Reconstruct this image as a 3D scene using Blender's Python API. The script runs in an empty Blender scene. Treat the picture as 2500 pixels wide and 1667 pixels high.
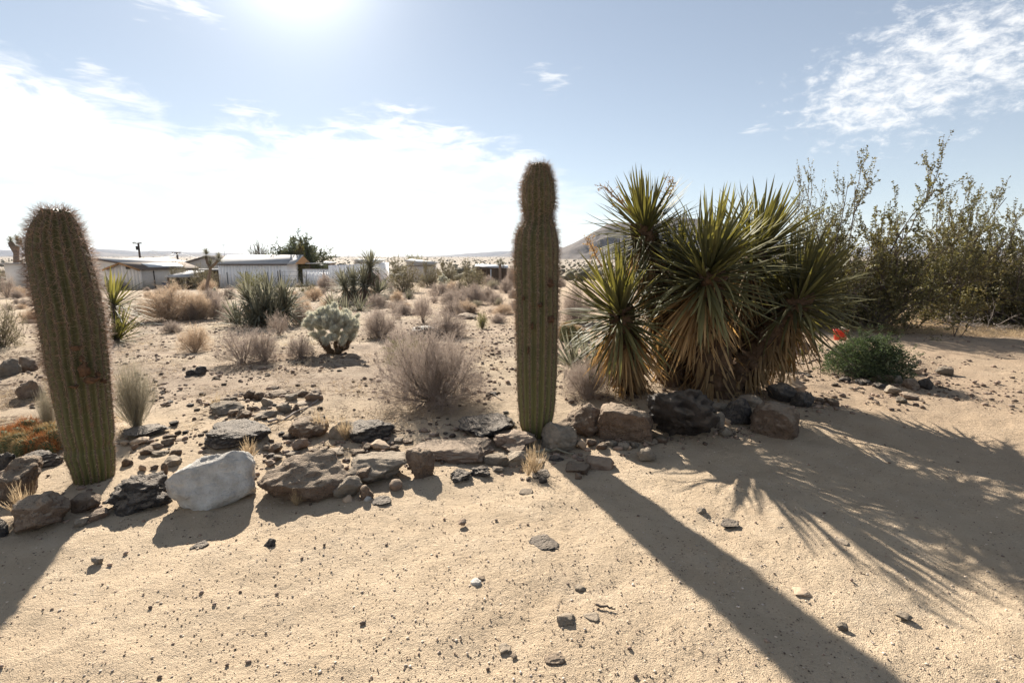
import bpy, bmesh, math, random
import numpy as np
from mathutils import Vector, Matrix, Euler
S = bpy.context.scene
C = bpy.context.collection
R = math.radians
rng = np.random.default_rng(7)
random.seed(7)

# ------------------------------------------------------------------ camera
F_PX, CX, CY, EYE = 1250.0, 1250.0, 833.5, 1.5
PITCH = math.atan(206.5 / F_PX)
cam = bpy.data.cameras.new('camera'); cam.lens = 18; cam.sensor_width = 36
cam.clip_start = 0.05; cam.clip_end = 20000
camo = bpy.data.objects.new('camera', cam); C.objects.link(camo)
camo.location = (0, 0, EYE); camo.rotation_euler = (R(90) - PITCH, 0, 0)
S.camera = camo
FW = np.array([0, math.cos(PITCH), -math.sin(PITCH)]); UP = np.array([0, math.sin(PITCH), math.cos(PITCH)])
def ray(px, py):
    d = np.array([1., 0, 0]) * (px - CX) / F_PX + UP * (CY - py) / F_PX + FW
    return d / np.linalg.norm(d)

# ------------------------------------------------------------------ light, sky, exposure
SUN = ray(702, -195)
SUN_EL = math.asin(SUN[2]); SUN_AZ = math.atan2(SUN[0], SUN[1])
sl = bpy.data.lights.new('sun', 'SUN'); sl.energy = 5.0; sl.angle = R(0.55); sl.color = (1, 0.93, 0.82)
so = bpy.data.objects.new('sun', sl); C.objects.link(so)
so.rotation_euler = Vector(-Vector(SUN)).to_track_quat('-Z', 'Y').to_euler()
S.view_settings.view_transform = 'Standard'; S.view_settings.look = 'None'
S.view_settings.gamma = 1; S.view_settings.use_curve_mapping = False
S.view_settings.exposure = 1.38
S.render.engine = 'CYCLES'
S.cycles.max_bounces = 6; S.cycles.diffuse_bounces = 3; S.cycles.transmission_bounces = 4; S.cycles.volume_bounces = 1

W = bpy.data.worlds.new('World'); S.world = W; W.use_nodes = True
nt = W.node_tree; nt.nodes.clear(); LK = nt.links.new
def wn(t, **k):
    n = nt.nodes.new(t)
    for a, b in k.items(): setattr(n, a, b)
    return n
def wm(op, a, b=None, c=None, clamp=False):
    n = wn('ShaderNodeMath', operation=op); n.use_clamp = clamp
    for i, v in enumerate((a, b, c)):
        if v is None: continue
        if isinstance(v, (int, float)): n.inputs[i].default_value = v
        else: LK(v, n.inputs[i])
    return n.outputs[0]
def wmr(v, a, b, c=0., d=1., smooth=True):
    n = wn('ShaderNodeMapRange'); n.interpolation_type = 'SMOOTHSTEP' if smooth else 'LINEAR'
    LK(v, n.inputs[0])
    for i, x in enumerate((a, b, c, d)): n.inputs[i + 1].default_value = x
    return n.outputs[0]
def wnoise(vec, scale, detail=5, rough=.55, dist=0.):
    n = wn('ShaderNodeTexNoise'); LK(vec, n.inputs['Vector'])
    n.inputs['Scale'].default_value = scale; n.inputs['Detail'].default_value = detail
    n.inputs['Roughness'].default_value = rough; n.inputs['Distortion'].default_value = dist
    return n.outputs[0]
sky = wn('ShaderNodeTexSky', sky_type='NISHITA'); sky.sun_disc = False
sky.sun_elevation = SUN_EL; sky.sun_rotation = SUN_AZ; sky.air_density = 1.0; sky.dust_density = 0.15; sky.ozone_density = 1.5; sky.altitude = 900
tc = wn('ShaderNodeTexCoord'); sep = wn('ShaderNodeSeparateXYZ'); LK(tc.outputs['Generated'], sep.inputs[0])
az = wm('MULTIPLY', wm('ARCTAN2', sep.outputs[0], sep.outputs[1]), 180 / math.pi)
el = wm('MULTIPLY', wm('ARCSINE', sep.outputs[2]), 180 / math.pi)
def azel(px, py):
    d = ray(px, py); return math.degrees(math.atan2(d[0], d[1])), math.degrees(math.asin(d[2]))
# cloud plane coordinates
den = wm('ADD', wm('MAXIMUM', sep.outputs[2], 0.), 0.12)
cu = wm('DIVIDE', sep.outputs[0], den); cv = wm('DIVIDE', sep.outputs[1], den)
cxy = wn('ShaderNodeCombineXYZ'); LK(cu, cxy.inputs[0]); LK(cv, cxy.inputs[1])
ae = wn('ShaderNodeCombineXYZ'); LK(wm('MULTIPLY', az, .1), ae.inputs[0]); LK(wm('MULTIPLY', el, .35), ae.inputs[1])
fc = wn('ShaderNodeFloatCurve'); LK(wmr(az, -90, 90, 0, 1, False), fc.inputs['Value'])
edge = [(0, 105), (120, 170), (260, 205), (390, 238), (430, 300), (560, 318), (700, 300), (850, 285), (1000, 275), (1100, 315), (1230, 350), (1330, 395), (1500, 470), (1900, 520), (2500, 560)]
cp = [(0., .55), (.1, .55)] + [((a + 90) / 180, e / 45) for a, e in (azel(*p) for p in edge)] + [(1., .05)]
cur = fc.mapping.curves[0]
cur.points[0].location = cp[0]; cur.points[1].location = cp[-1]
for p in cp[1:-1]: cur.points.new(*p)
fc.mapping.update()
eedge = wm('MULTIPLY', fc.outputs[0], 45.)
n1 = wnoise(ae.outputs[0], 2.2, 9, .62, .5)
n2 = wnoise(cxy.outputs[0], 2.2, 8, .62, .4)
dd = wm('ADD', wm('SUBTRACT', eedge, el), wm('MULTIPLY', wm('SUBTRACT', n1, .5), 12.))
bank = wmr(dd, -.8, 4.2)
bank = wm('MULTIPLY', bank, wmr(az, 2, 42, 1, .35))
thin = wm('MULTIPLY', wmr(n2, .38, .62, .45, 1.), wmr(el, 4., 14., .22, 1.))
bank = wm('MULTIPLY', bank, thin)
# cirrus at the right
def blob(px, py, sa, se):
    a0, e0 = azel(px, py)
    x = wm('DIVIDE', wm('SUBTRACT', az, a0), sa); y = wm('DIVIDE', wm('SUBTRACT', el, e0), se)
    return wm('EXPONENT', wm('MULTIPLY', wm('ADD', wm('MULTIPLY', x, x), wm('MULTIPLY', y, y)), -1.))
rm = wn('ShaderNodeMapping'); rm.inputs['Rotation'].default_value = (0, 0, .2); rm.inputs['Scale'].default_value = (1.9, 1.0, 1)
LK(ae.outputs[0], rm.inputs['Vector'])
n3 = wnoise(rm.outputs[0], 3.0, 10, .68, .25)
b2 = wm('MAXIMUM', blob(2340, 140, 10, 6), blob(2160, 230, 9, 5.5))
cir = wmr(wm('ADD', wm('MULTIPLY', b2, .42), n3), .70, 1.05)
rm2 = wn('ShaderNodeMapping'); rm2.inputs['Rotation'].default_value = (0, 0, .3); rm2.inputs['Scale'].default_value = (1.2, 1.8, 1)
LK(ae.outputs[0], rm2.inputs['Vector'])
n4 = wnoise(rm2.outputs[0], 2.3, 8, .62, .3)
b3 = wm('MAXIMUM', wm('MAXIMUM', blob(230, 185, 2.2, 1.6), blob(590, 265, 4, 1.4)), wm('MAXIMUM', blob(1350, 195, 4, 2), wm('MAXIMUM', blob(1850, 318, 2.5, 1), blob(440, 20, 5, 2))))
wis = wm('MULTIPLY', wmr(wm('ADD', wm('MULTIPLY', b3, .35), n4), .74, 1.0), .75)
mask = wm('MAXIMUM', cir, wis, clamp=True)
dot = wn('ShaderNodeVectorMath', operation='DOT_PRODUCT'); LK(tc.outputs['Generated'], dot.inputs[0]); dot.inputs[1].default_value = tuple(SUN)
ang = wm('MULTIPLY', wm('ARCCOSINE', wm('MINIMUM', dot.outputs['Value'], .999999)), 180 / math.pi)
g1 = wm('MULTIPLY', wm('EXPONENT', wm('MULTIPLY', ang, -1 / 2.8)), 1.5)
g2 = wm('MULTIPLY', wm('EXPONENT', wm('MULTIPLY', ang, -1 / 14.)), .05)
hz = wm('MULTIPLY', wm('EXPONENT', wm('MULTIPLY', wm('MAXIMUM', el, 0.), -1 / 12.)), .045)
glow = wm('ADD', wm('ADD', g1, g2), hz)
skym = wn('ShaderNodeMix', data_type='RGBA', blend_type='MULTIPLY'); skym.inputs[0].default_value = 1
hs = wn('ShaderNodeHueSaturation'); hs.inputs['Saturation'].default_value = .72; LK(sky.outputs[0], hs.inputs['Color']); LK(hs.outputs[0], skym.inputs[6]); skym.inputs[7].default_value = (.0475, .0475, .0475, 1)
mx = wn('ShaderNodeMix', data_type='RGBA'); LK(mask, mx.inputs[0]); gm = wn('ShaderNodeGamma'); gm.inputs[1].default_value = .70; LK(skym.outputs[2], gm.inputs[0]); sk2 = wn('ShaderNodeMix', data_type='RGBA', blend_type='MULTIPLY'); sk2.inputs[0].default_value = 1; LK(gm.outputs[0], sk2.inputs[6]); sk2.inputs[7].default_value = (.59, .62, .645, 1); LK(sk2.outputs[2], mx.inputs[6]); mx.inputs[7].default_value = (.40, .405, .41, 1)
mx2 = wn('ShaderNodeMix', data_type='RGBA'); LK(bank, mx2.inputs[0]); LK(mx.outputs[2], mx2.inputs[6]); mx2.inputs[7].default_value = (.60, .57, .53, 1)
gc = wn('ShaderNodeCombineColor'); LK(glow, gc.inputs[0]); LK(wm('MULTIPLY', glow, .97), gc.inputs[1]); LK(wm('MULTIPLY', glow, .92), gc.inputs[2])
ad = wn('ShaderNodeMix', data_type='RGBA', blend_type='ADD'); ad.inputs[0].default_value = 1; LK(mx2.outputs[2], ad.inputs[6]); LK(gc.outputs[0], ad.inputs[7])
bg = wn('ShaderNodeBackground'); bg.inputs[1].default_value = 1.0; LK(ad.outputs[2], bg.inputs[0])
wo = wn('ShaderNodeOutputWorld'); LK(bg.outputs[0], wo.inputs[0])

# ------------------------------------------------------------------ numpy helpers
def _hash(i, j, k, s):
    n = (i * 374761393 + j * 668265263 + k * 2147483647 + s * 1274126177) & 0xFFFFFFFF
    n = ((n ^ (n >> 13)) * 1274126177) & 0xFFFFFFFF
    n = (n ^ (n >> 16)) & 0xFFFFFF
    return n / float(0xFFFFFF)
def vnoise(p, s=0):
    p = np.asarray(p, float); i = np.floor(p).astype(np.int64); f = p - i; f = f * f * (3 - 2 * f)
    r = 0
    for a in (0, 1):
        for b in (0, 1):
            for c in (0, 1):
                w = (f[..., 0] if a else 1 - f[..., 0]) * (f[..., 1] if b else 1 - f[..., 1]) * (f[..., 2] if c else 1 - f[..., 2])
                r = r + w * _hash(i[..., 0] + a, i[..., 1] + b, i[..., 2] + c, s)
    return r * 2 - 1
def fbm(p, o=4, s=0, g=.5):
    r = 0; a = 1; p = np.asarray(p, float)
    for k in range(o):
        r = r + a * vnoise(p * 2.03 ** k, s + k * 17); a *= g
    return r
def nrm(v): return v / np.maximum(np.linalg.norm(v, axis=-1, keepdims=True), 1e-9)
def smooth(a, b, x):
    t = np.clip((x - a) / (b - a), 0, 1); return t * t * (3 - 2 * t)

# ------------------------------------------------------------------ terrain function
PRX = [0, 5.5, 12, 30, 58, 120, 250, 700, 1500, 2600, 9000]
PRZ = [0, 0, -.2, -.85, -1.7, -3.3, -5.0, -4.0, -.6, 1.35, 1.38]
MOUNDS = []
def hgt(x, y, fine=False):
    x = np.asarray(x, float); y = np.asarray(y, float)
    d = np.hypot(x, y)
    z = np.interp(d, PRX, PRZ)
    q = np.stack([x, y, np.zeros_like(x)], -1)
    z = z + .028 * fbm(q * .9, 2, 3) * smooth(1, 6, d)
    z = z + .09 * fbm(q * .07, 2, 5) * smooth(14, 60, d)
    bed = smooth(4.2, 5.4, y + .12 * x - .1 * fbm(q * 1.3, 2, 8)) * (1 - smooth(9, 16, d)) * smooth(-9, -1, x)
    z = z + .03 * bed
    for (mx_, my_, a, r) in MOUNDS:
        z = z + a * np.exp(-((x - mx_) ** 2 + (y - my_) ** 2) / (r * r))
    if fine:
        z = z + (.007 * fbm(q * 7, 4, 21, .6) + .016 * fbm(q * 2.6, 2, 27)) * (1 - smooth(8, 20, d))
        z = z + .028 * np.maximum(fbm(q * 3.1, 3, 31), 0) * smooth(4.6, 6, y) * (1 - smooth(20, 40, d))
    return z
_T = np.geomspace(.8, 4500, 700)
def gp(px, py):
    d = ray(px, py); o = np.array([0, 0, EYE])
    P = o + _T[:, None] * d
    g = P[:, 2] - hgt(P[:, 0], P[:, 1])
    k = np.argmax(g < 0)
    if g[k] >= 0: k = len(_T) - 1
    a, b = _T[k - 1], _T[k]; ga, gb = g[k - 1], g[k]
    t = a + (b - a) * ga / (ga - gb)
    p = o + t * d
    return Vector((p[0], p[1], float(hgt(p[0], p[1]))))
def P(px, py, Y):
    d = ray(px, py); t = Y / d[1]
    return Vector((d[0] * t, Y, EYE + d[2] * t))
def H(x, y): return float(hgt(x, y))
def zc(p): return float(np.dot(np.array(p) - np.array([0, 0, EYE]), FW))
_y = gp(1735, 985); MOUNDS.append((_y.x - .1, _y.y + .35, .12, 1.1))
_j = gp(2110, 905); MOUNDS.append((_j.x, _j.y + .3, .10, .8))

# ------------------------------------------------------------------ mesh builders
class MB:
    def __init__(s): s.V = []; s.T = []; s.Q = []; s.t = []; s.n = 0; s.mt = []; s.mq = []
    def add(s, V, F, tint=.5, m=0):
        V = np.asarray(V, float).reshape(-1, 3); F = np.asarray(F, int)
        if len(F) == 0: return
        s.V.append(V); s.t.append(np.broadcast_to(np.asarray(tint, float), (len(V),)))
        if F.shape[1] == 3: s.T.append(F + s.n); s.mt.append(np.full(len(F), m))
        else: s.Q.append(F + s.n); s.mq.append(np.full(len(F), m))
        s.n += len(V)
    def mesh(s, name, mats, smoothed=False):
        V = np.concatenate(s.V); t = np.concatenate(s.t)
        T = np.concatenate(s.T) if s.T else np.zeros((0, 3), int); Q = np.concatenate(s.Q) if s.Q else np.zeros((0, 4), int)
        me = bpy.data.meshes.new(name)
        me.vertices.add(len(V)); me.vertices.foreach_set('co', V.astype(np.float32).ravel())
        nl = len(T) * 3 + len(Q) * 4; me.loops.add(nl)
        me.loops.foreach_set('vertex_index', np.concatenate([T.ravel(), Q.ravel()]).astype(np.int32))
        me.polygons.add(len(T) + len(Q))
        ls = np.concatenate([np.arange(len(T)) * 3, len(T) * 3 + np.arange(len(Q)) * 4]).astype(np.int32)
        me.polygons.foreach_set('loop_start', ls)
        mi = np.concatenate([np.concatenate(s.mt) if s.mt else np.zeros(0), np.concatenate(s.mq) if s.mq else np.zeros(0)]).astype(np.int32)
        if not isinstance(mats, (list, tuple)): mats = [mats]
        for m_ in mats: me.materials.append(m_)
        me.polygons.foreach_set('material_index', mi)
        if smoothed: me.polygons.foreach_set('use_smooth', np.ones(len(mi), bool))
        at = me.attributes.new('tint', 'FLOAT', 'POINT'); at.data.foreach_set('value', t.astype(np.float32))
        me.update(calc_edges=True); me.validate()
        return me
def tagit(o, label=None, cat=None, group=None, kind=None):
    if label: o['label'] = label
    if cat: o['category'] = cat
    if group: o['group'] = group
    if kind: o['kind'] = kind
    return o
def obj(name, me, parent=None, M=None, **k):
    o = bpy.data.objects.new(name, me); C.objects.link(o)
    if parent is not None:
        o.parent = parent
        if M is not None: o.matrix_local = parent['_inv'] @ M if False else INV[parent.name] @ M
    elif M is not None: o.matrix_world = M
    return tagit(o, **k)
INV = {}
def thing(name, loc, label, cat, group=None, rz=0):
    o = bpy.data.objects.new(name, None); C.objects.link(o); o.empty_display_size = .1
    o.location = loc; o.rotation_euler = (0, 0, rz)
    INV[o.name] = (Matrix.Translation(Vector(loc)) @ Matrix.Rotation(rz, 4, 'Z')).inverted()
    return tagit(o, label, cat, group)
I4 = Matrix.Identity(4)
def wpart(name, me, parent, **k): return obj(name, me, parent, I4, **k)   # mesh in world coordinates
BOXF = np.array([[0, 1, 3, 2], [4, 6, 7, 5], [0, 4, 5, 1], [2, 3, 7, 6], [0, 2, 6, 4], [1, 5, 7, 3]])
def hexa(P8): return np.array(P8, float), BOXF
def box(mb, x0, x1, y0, y1, z0, z1, fr=None, m=0, tint=.5):
    pts = [(x, y, z) for x in (x0, x1) for y in (y0, y1) for z in (z0, z1)]
    if fr: pts = [fr(*p) for p in pts]
    mb.add(pts, BOXF, tint, m)
def tubes(mb, Pl, r0, r1, sides=3, tint=.5, m=0, cap=False):
    """Pl (N,K,3) polylines to tapered tubes"""
    Pl = np.asarray(Pl, float)
    if Pl.ndim == 2: Pl = Pl[None]
    N, K, _ = Pl.shape
    T = nrm(np.gradient(Pl, axis=1)); ref = np.where(np.abs(T[..., 2:3]) > .9, np.array([1., 0, 0]), np.array([0, 0, 1.]))
    A = nrm(np.cross(T, ref)); B = np.cross(T, A)
    r0 = np.broadcast_to(np.asarray(r0, float), (N,)); r1 = np.broadcast_to(np.asarray(r1, float), (N,))
    rr = r0[:, None] + (r1 - r0)[:, None] * np.linspace(0, 1, K)[None]
    a = np.arange(sides) * 2 * math.pi / sides
    V = Pl[:, :, None, :] + rr[:, :, None, None] * (np.cos(a)[None, None, :, None] * A[:, :, None, :] + np.sin(a)[None, None, :, None] * B[:, :, None, :])
    idx = np.arange(N * K * sides).reshape(N, K, sides)
    nx = np.roll(idx, -1, axis=2)
    Q = np.stack([idx[:, :-1], nx[:, :-1], nx[:, 1:], idx[:, 1:]], -1).reshape(-1, 4)
    tt = np.asarray(tint, float)
    tv = np.repeat(np.broadcast_to(tt, (N,)), K * sides)
    mb.add(V.reshape(-1, 3), Q, tv, m)
def ribbons(mb, Pl, w0, w1, tint=.5, m=0):
    Pl = np.asarray(Pl, float); N, K, _ = Pl.shape
    T = nrm(np.gradient(Pl, axis=1)); rv = nrm(rng.normal(size=(N, 1, 3)))
    A = nrm(np.cross(T, rv))
    ww = np.linspace(1, 0, K)[None, :, None] * np.broadcast_to(np.asarray(w0, float), (N,))[:, None, None] + np.linspace(0, 1, K)[None, :, None] * np.broadcast_to(np.asarray(w1, float), (N,))[:, None, None]
    V = np.stack([Pl - A * ww / 2, Pl + A * ww / 2], 2)
    idx = np.arange(N * K * 2).reshape(N, K, 2)
    Q = np.stack([idx[:, :-1, 0], idx[:, :-1, 1], idx[:, 1:, 1], idx[:, 1:, 0]], -1).reshape(-1, 4)
    mb.add(V.reshape(-1, 3), Q, np.repeat(np.broadcast_to(np.asarray(tint, float), (N,)), K * 2), m)
def diamonds(mb, pos, d, L, w, tint=.5, m=0):
    """small leaves: two triangles each, folded"""
    N = len(pos); s = nrm(np.cross(d, nrm(rng.normal(size=(N, 3))))); L = np.broadcast_to(L, (N,))[:, None]; w = np.broadcast_to(w, (N,))[:, None]
    V = np.stack([pos, pos + d * L * .5 + s * w / 2, pos + d * L, pos + d * L * .5 - s * w / 2], 1)
    i = np.arange(N)[:, None] * 4
    mb.add(V.reshape(-1, 3), np.concatenate([i, i + 1, i + 2, i + 3], 1), np.repeat(np.broadcast_to(np.asarray(tint, float), (N,)), 4), m)
def grow(St, D, L, nseg, wob=.15, up=0.):
    N = len(St); L = np.broadcast_to(np.asarray(L, float), (N,))[:, None]
    pts = [St]; d = nrm(D)
    for i in range(nseg):
        d = nrm(d + wob * rng.normal(size=(N, 3)) + np.array([0, 0, up])); pts.append(pts[-1] + d * L / nseg)
    return np.stack(pts, 1)
def spawn(Pl, k, t0, t1, spread, up=0.):
    N, K, _ = Pl.shape
    t = rng.uniform(t0, t1, (N, k)) * (K - 1); i = np.minimum(t.astype(int), K - 2); f = (t - i)[..., None]
    n = np.arange(N)[:, None]
    pos = Pl[n, i] * (1 - f) + Pl[n, i + 1] * f
    tan = nrm(Pl[n, i + 1] - Pl[n, i])
    d = nrm(tan + spread * nrm(rng.normal(size=(N, k, 3))) + np.array([0, 0, up]))
    return pos.reshape(-1, 3), d.reshape(-1, 3)
def hemi(n, zmin=.05, zmax=1., pw=1.):
    z = zmin + (zmax - zmin) * rng.uniform(0, 1, n) ** pw; a = rng.uniform(0, 2 * math.pi, n); r = np.sqrt(1 - z * z)
    return np.stack([r * np.cos(a), r * np.sin(a), z], 1)

# ------------------------------------------------------------------ materials
def pmat(name, c1, c2=None, scale=5., rough=.9, bump=0., bscale=40., bdist=.01, transl=0., tint=0., objrand=0., spec=.15, tcol=None, detail=6, pits=0., dust=0.):
    m = bpy.data.materials.new(name); m.use_nodes = True; n = m.node_tree; L = n.links.new
    b = n.nodes['Principled BSDF']; b.inputs['Roughness'].default_value = rough
    b.inputs['Specular IOR Level'].default_value = spec
    c2 = c2 or tuple(x * .7 for x in c1)
    tcn = n.nodes.new('ShaderNodeTexCoord')
    no = n.nodes.new('ShaderNodeTexNoise'); no.inputs['Scale'].default_value = scale; no.inputs['Detail'].default_value = detail; no.inputs['Roughness'].default_value = .65
    L(tcn.outputs['Object'], no.inputs['Vector'])
    mr = n.nodes.new('ShaderNodeMapRange'); mr.inputs[1].default_value = .32; mr.inputs[2].default_value = .68; L(no.outputs[0], mr.inputs[0])
    mix = n.nodes.new('ShaderNodeMix'); mix.data_type = 'RGBA'; L(mr.outputs[0], mix.inputs[0])
    mix.inputs[6].default_value = (*c1, 1); mix.inputs[7].default_value = (*c2, 1)
    col = mix.outputs[2]
    def mulby(v, amt):
        nonlocal col
        r = n.nodes.new('ShaderNodeMapRange'); r.inputs[3].default_value = 1 - amt; r.inputs[4].default_value = 1 + amt; L(v, r.inputs[0])
        x = n.nodes.new('ShaderNodeVectorMath'); x.operation = 'SCALE'; L(col, x.inputs[0]); L(r.outputs[0], x.inputs['Scale']); col = x.outputs[0]
    if dust:
        gn = n.nodes.new('ShaderNodeNewGeometry'); sx = n.nodes.new('ShaderNodeSeparateXYZ'); L(gn.outputs['Normal'], sx.inputs[0])
        dn = n.nodes.new('ShaderNodeTexNoise'); dn.inputs['Scale'].default_value = 14; dn.inputs['Detail'].default_value = 6; L(tcn.outputs['Object'], dn.inputs['Vector'])
        ma = n.nodes.new('ShaderNodeMath'); ma.operation = 'ADD'; L(sx.outputs[2], ma.inputs[0]); L(dn.outputs[0], ma.inputs[1])
        md = n.nodes.new('ShaderNodeMapRange'); md.inputs[1].default_value = .95; md.inputs[2].default_value = 1.5; md.inputs[4].default_value = dust; L(ma.outputs[0], md.inputs[0])
        mx = n.nodes.new('ShaderNodeMix'); mx.data_type = 'RGBA'; L(md.outputs[0], mx.inputs[0]); L(col, mx.inputs[6]); mx.inputs[7].default_value = (.42, .33, .24, 1); col = mx.outputs[2]
    if tint:
        a = n.nodes.new('ShaderNodeAttribute'); a.attribute_name = 'tint'; mulby(a.outputs['Fac'], tint)
    if objrand:
        a = n.nodes.new('ShaderNodeObjectInfo'); mulby(a.outputs['Random'], objrand)
    L(col, b.inputs['Base Color'])
    if bump:
        nb = n.nodes.new('ShaderNodeTexNoise'); nb.inputs['Scale'].default_value = bscale; nb.inputs['Detail'].default_value = 8; nb.inputs['Roughness'].default_value = .7
        L(tcn.outputs['Object'], nb.inputs['Vector']); hgtv = nb.outputs[0]
        if pits:
            vo = n.nodes.new('ShaderNodeTexVoronoi'); vo.inputs['Scale'].default_value = bscale * 2.2; L(tcn.outputs['Object'], vo.inputs['Vector'])
            pm = n.nodes.new('ShaderNodeMapRange'); pm.inputs[1].default_value = 0; pm.inputs[2].default_value = .4; L(vo.outputs['Distance'], pm.inputs[0])
            am = n.nodes.new('ShaderNodeMath'); am.operation = 'MULTIPLY_ADD'; L(pm.outputs[0], am.inputs[0]); am.inputs[1].default_value = pits; L(hgtv, am.inputs[2]); hgtv = am.outputs[0]
        bn = n.nodes.new('ShaderNodeBump'); bn.inputs['Strength'].default_value = bump; bn.inputs['Distance'].default_value = bdist
        L(hgtv, bn.inputs['Height']); L(bn.outputs[0], b.inputs['Normal'])
    if transl:
        t = n.nodes.new('ShaderNodeBsdfTranslucent'); ms = n.nodes.new('ShaderNodeMixShader'); ms.inputs[0].default_value = transl
        if tcol:
            tm = n.nodes.new('ShaderNodeMix'); tm.data_type = 'RGBA'; tm.blend_type = 'MULTIPLY'; tm.inputs[0].default_value = 1; L(col, tm.inputs[6]); tm.inputs[7].default_value = (*tcol, 1); L(tm.outputs[2], t.inputs[0])
        else: L(col, t.inputs[0])
        L(b.outputs[0], ms.inputs[1]); L(t.outputs[0], ms.inputs[2]); L(ms.outputs[0], n.nodes['Material Output'].inputs[0])
    return m
M = {}
M['rock_brown'] = pmat('brown basalt', (.21, .15, .105), (.115, .08, .06), 9, bump=1, bscale=22, bdist=.035, pits=.35, dust=.6, objrand=.15)
M['rock_pink'] = pmat('pinkish brown basalt', (.28, .205, .155), (.18, .125, .095), 9, bump=1, bscale=18, bdist=.03, dust=.6, objrand=.1)
M['rock_dark'] = pmat('dark lava rock', (.10, .088, .08), (.045, .04, .038), 11, rough=.8, bump=1., bscale=24, bdist=.05, dust=.45, pits=.6, spec=.3)
M['rock_black'] = pmat('black glossy lava rock', (.075, .06, .05), (.03, .025, .022), 7, rough=.6, bump=1., bscale=11, bdist=.07, dust=.35, spec=.2)
M['rock_white'] = pmat('white quartz rock', (.76, .73, .68), (.46, .42, .37), 9, bump=1, bscale=14, bdist=.06, dust=.15, pits=.12)
M['rock_grey'] = pmat('grey stone', (.26, .22, .175), (.16, .135, .105), 9, bump=1, bscale=20, bdist=.03, dust=.6, objrand=.2)
M['rock_tan'] = pmat('tan stone', (.42, .30, .20), (.28, .20, .14), 8, bump=.6, bscale=24, bdist=.01, dust=.6, objrand=.2)
M['pebble'] = pmat('pebbles', (.27, .19, .14), (.14, .11, .09), 9, tint=.6, rough=.85)
M['pebble_pale'] = pmat('pale pebbles', (.62, .50, .37), (.42, .36, .32), 3, tint=.4, rough=.85)
M['twig'] = pmat('dry grey twigs', (.42, .345, .29), (.29, .235, .20), 3, tint=.35, transl=.35)
M['twig_tan'] = pmat('dry tan twigs', (.56, .43, .31), (.42, .32, .23), 3, tint=.3, transl=.4)
M['twig_green'] = pmat('grey green stems', (.36, .32, .24), (.26, .23, .17), 3, tint=.3, transl=.3)
M['bark'] = pmat('dark bark', (.12, .095, .08), (.06, .048, .04), 20, bump=.5, bscale=60)
M['creo_leaf'] = pmat('creosote leaves', (.125, .125, .055), (.18, .145, .07), 2, tint=.5, transl=.3, rough=.6, spec=.3, tcol=(1.2, 1.15, .7))
M['creo_far'] = pmat('far bush leaves', (.20, .18, .105), (.27, .225, .15), 1.5, tint=.4, transl=.35)
M['creo_yellow'] = pmat('yellow green leaves', (.26, .25, .09), (.19, .18, .075), 2, tint=.35, transl=.4)
M['creo_stem'] = pmat('creosote stems', (.16, .13, .11), (.09, .07, .06), 8, tint=.3)
M['dead_branch'] = pmat('bleached dead branches', (.36, .31, .27), (.2, .17, .15), 8, tint=.3)
M['juniper'] = pmat('juniper foliage', (.055, .075, .042), (.11, .125, .07), 9, tint=.6, transl=.25, tcol=(1.2, 1.4, .8))
M['tree_leaf'] = pmat('tree foliage', (.10, .12, .06), (.15, .155, .085), 1, tint=.45, transl=.3)
M['yucca'] = pmat('yucca leaves', (.13, .13, .065), (.175, .16, .08), 3, rough=.62, spec=.22, tint=.25, objrand=.35, transl=.3, tcol=(1.5, 1.4, .5))
M['yucca_far'] = pmat('far yucca leaves', (.26, .25, .175), (.18, .17, .12), 3, rough=.8, spec=.08, tint=.4, transl=.25)
M['dead_leaf'] = pmat('dead yucca leaves', (.47, .325, .17), (.28, .19, .10), 4, rough=.75, tint=.35, objrand=.35, transl=.3, tcol=(1.2, 1, .6))
M['dead_far'] = pmat('far dead leaves', (.24, .17, .12), (.14, .10, .08), 4, tint=.4)
M['ytrunk'] = pmat('shaggy trunk', (.16, .10, .06), (.07, .045, .03), 14, bump=1, bscale=30, bdist=.03)
M['straw'] = pmat('dry grass', (.56, .43, .27), (.40, .30, .19), 2, tint=.35, transl=.4)
M['litter'] = pmat('dead plant litter', (.26, .18, .12), (.13, .09, .065), 5, tint=.5)

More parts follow.
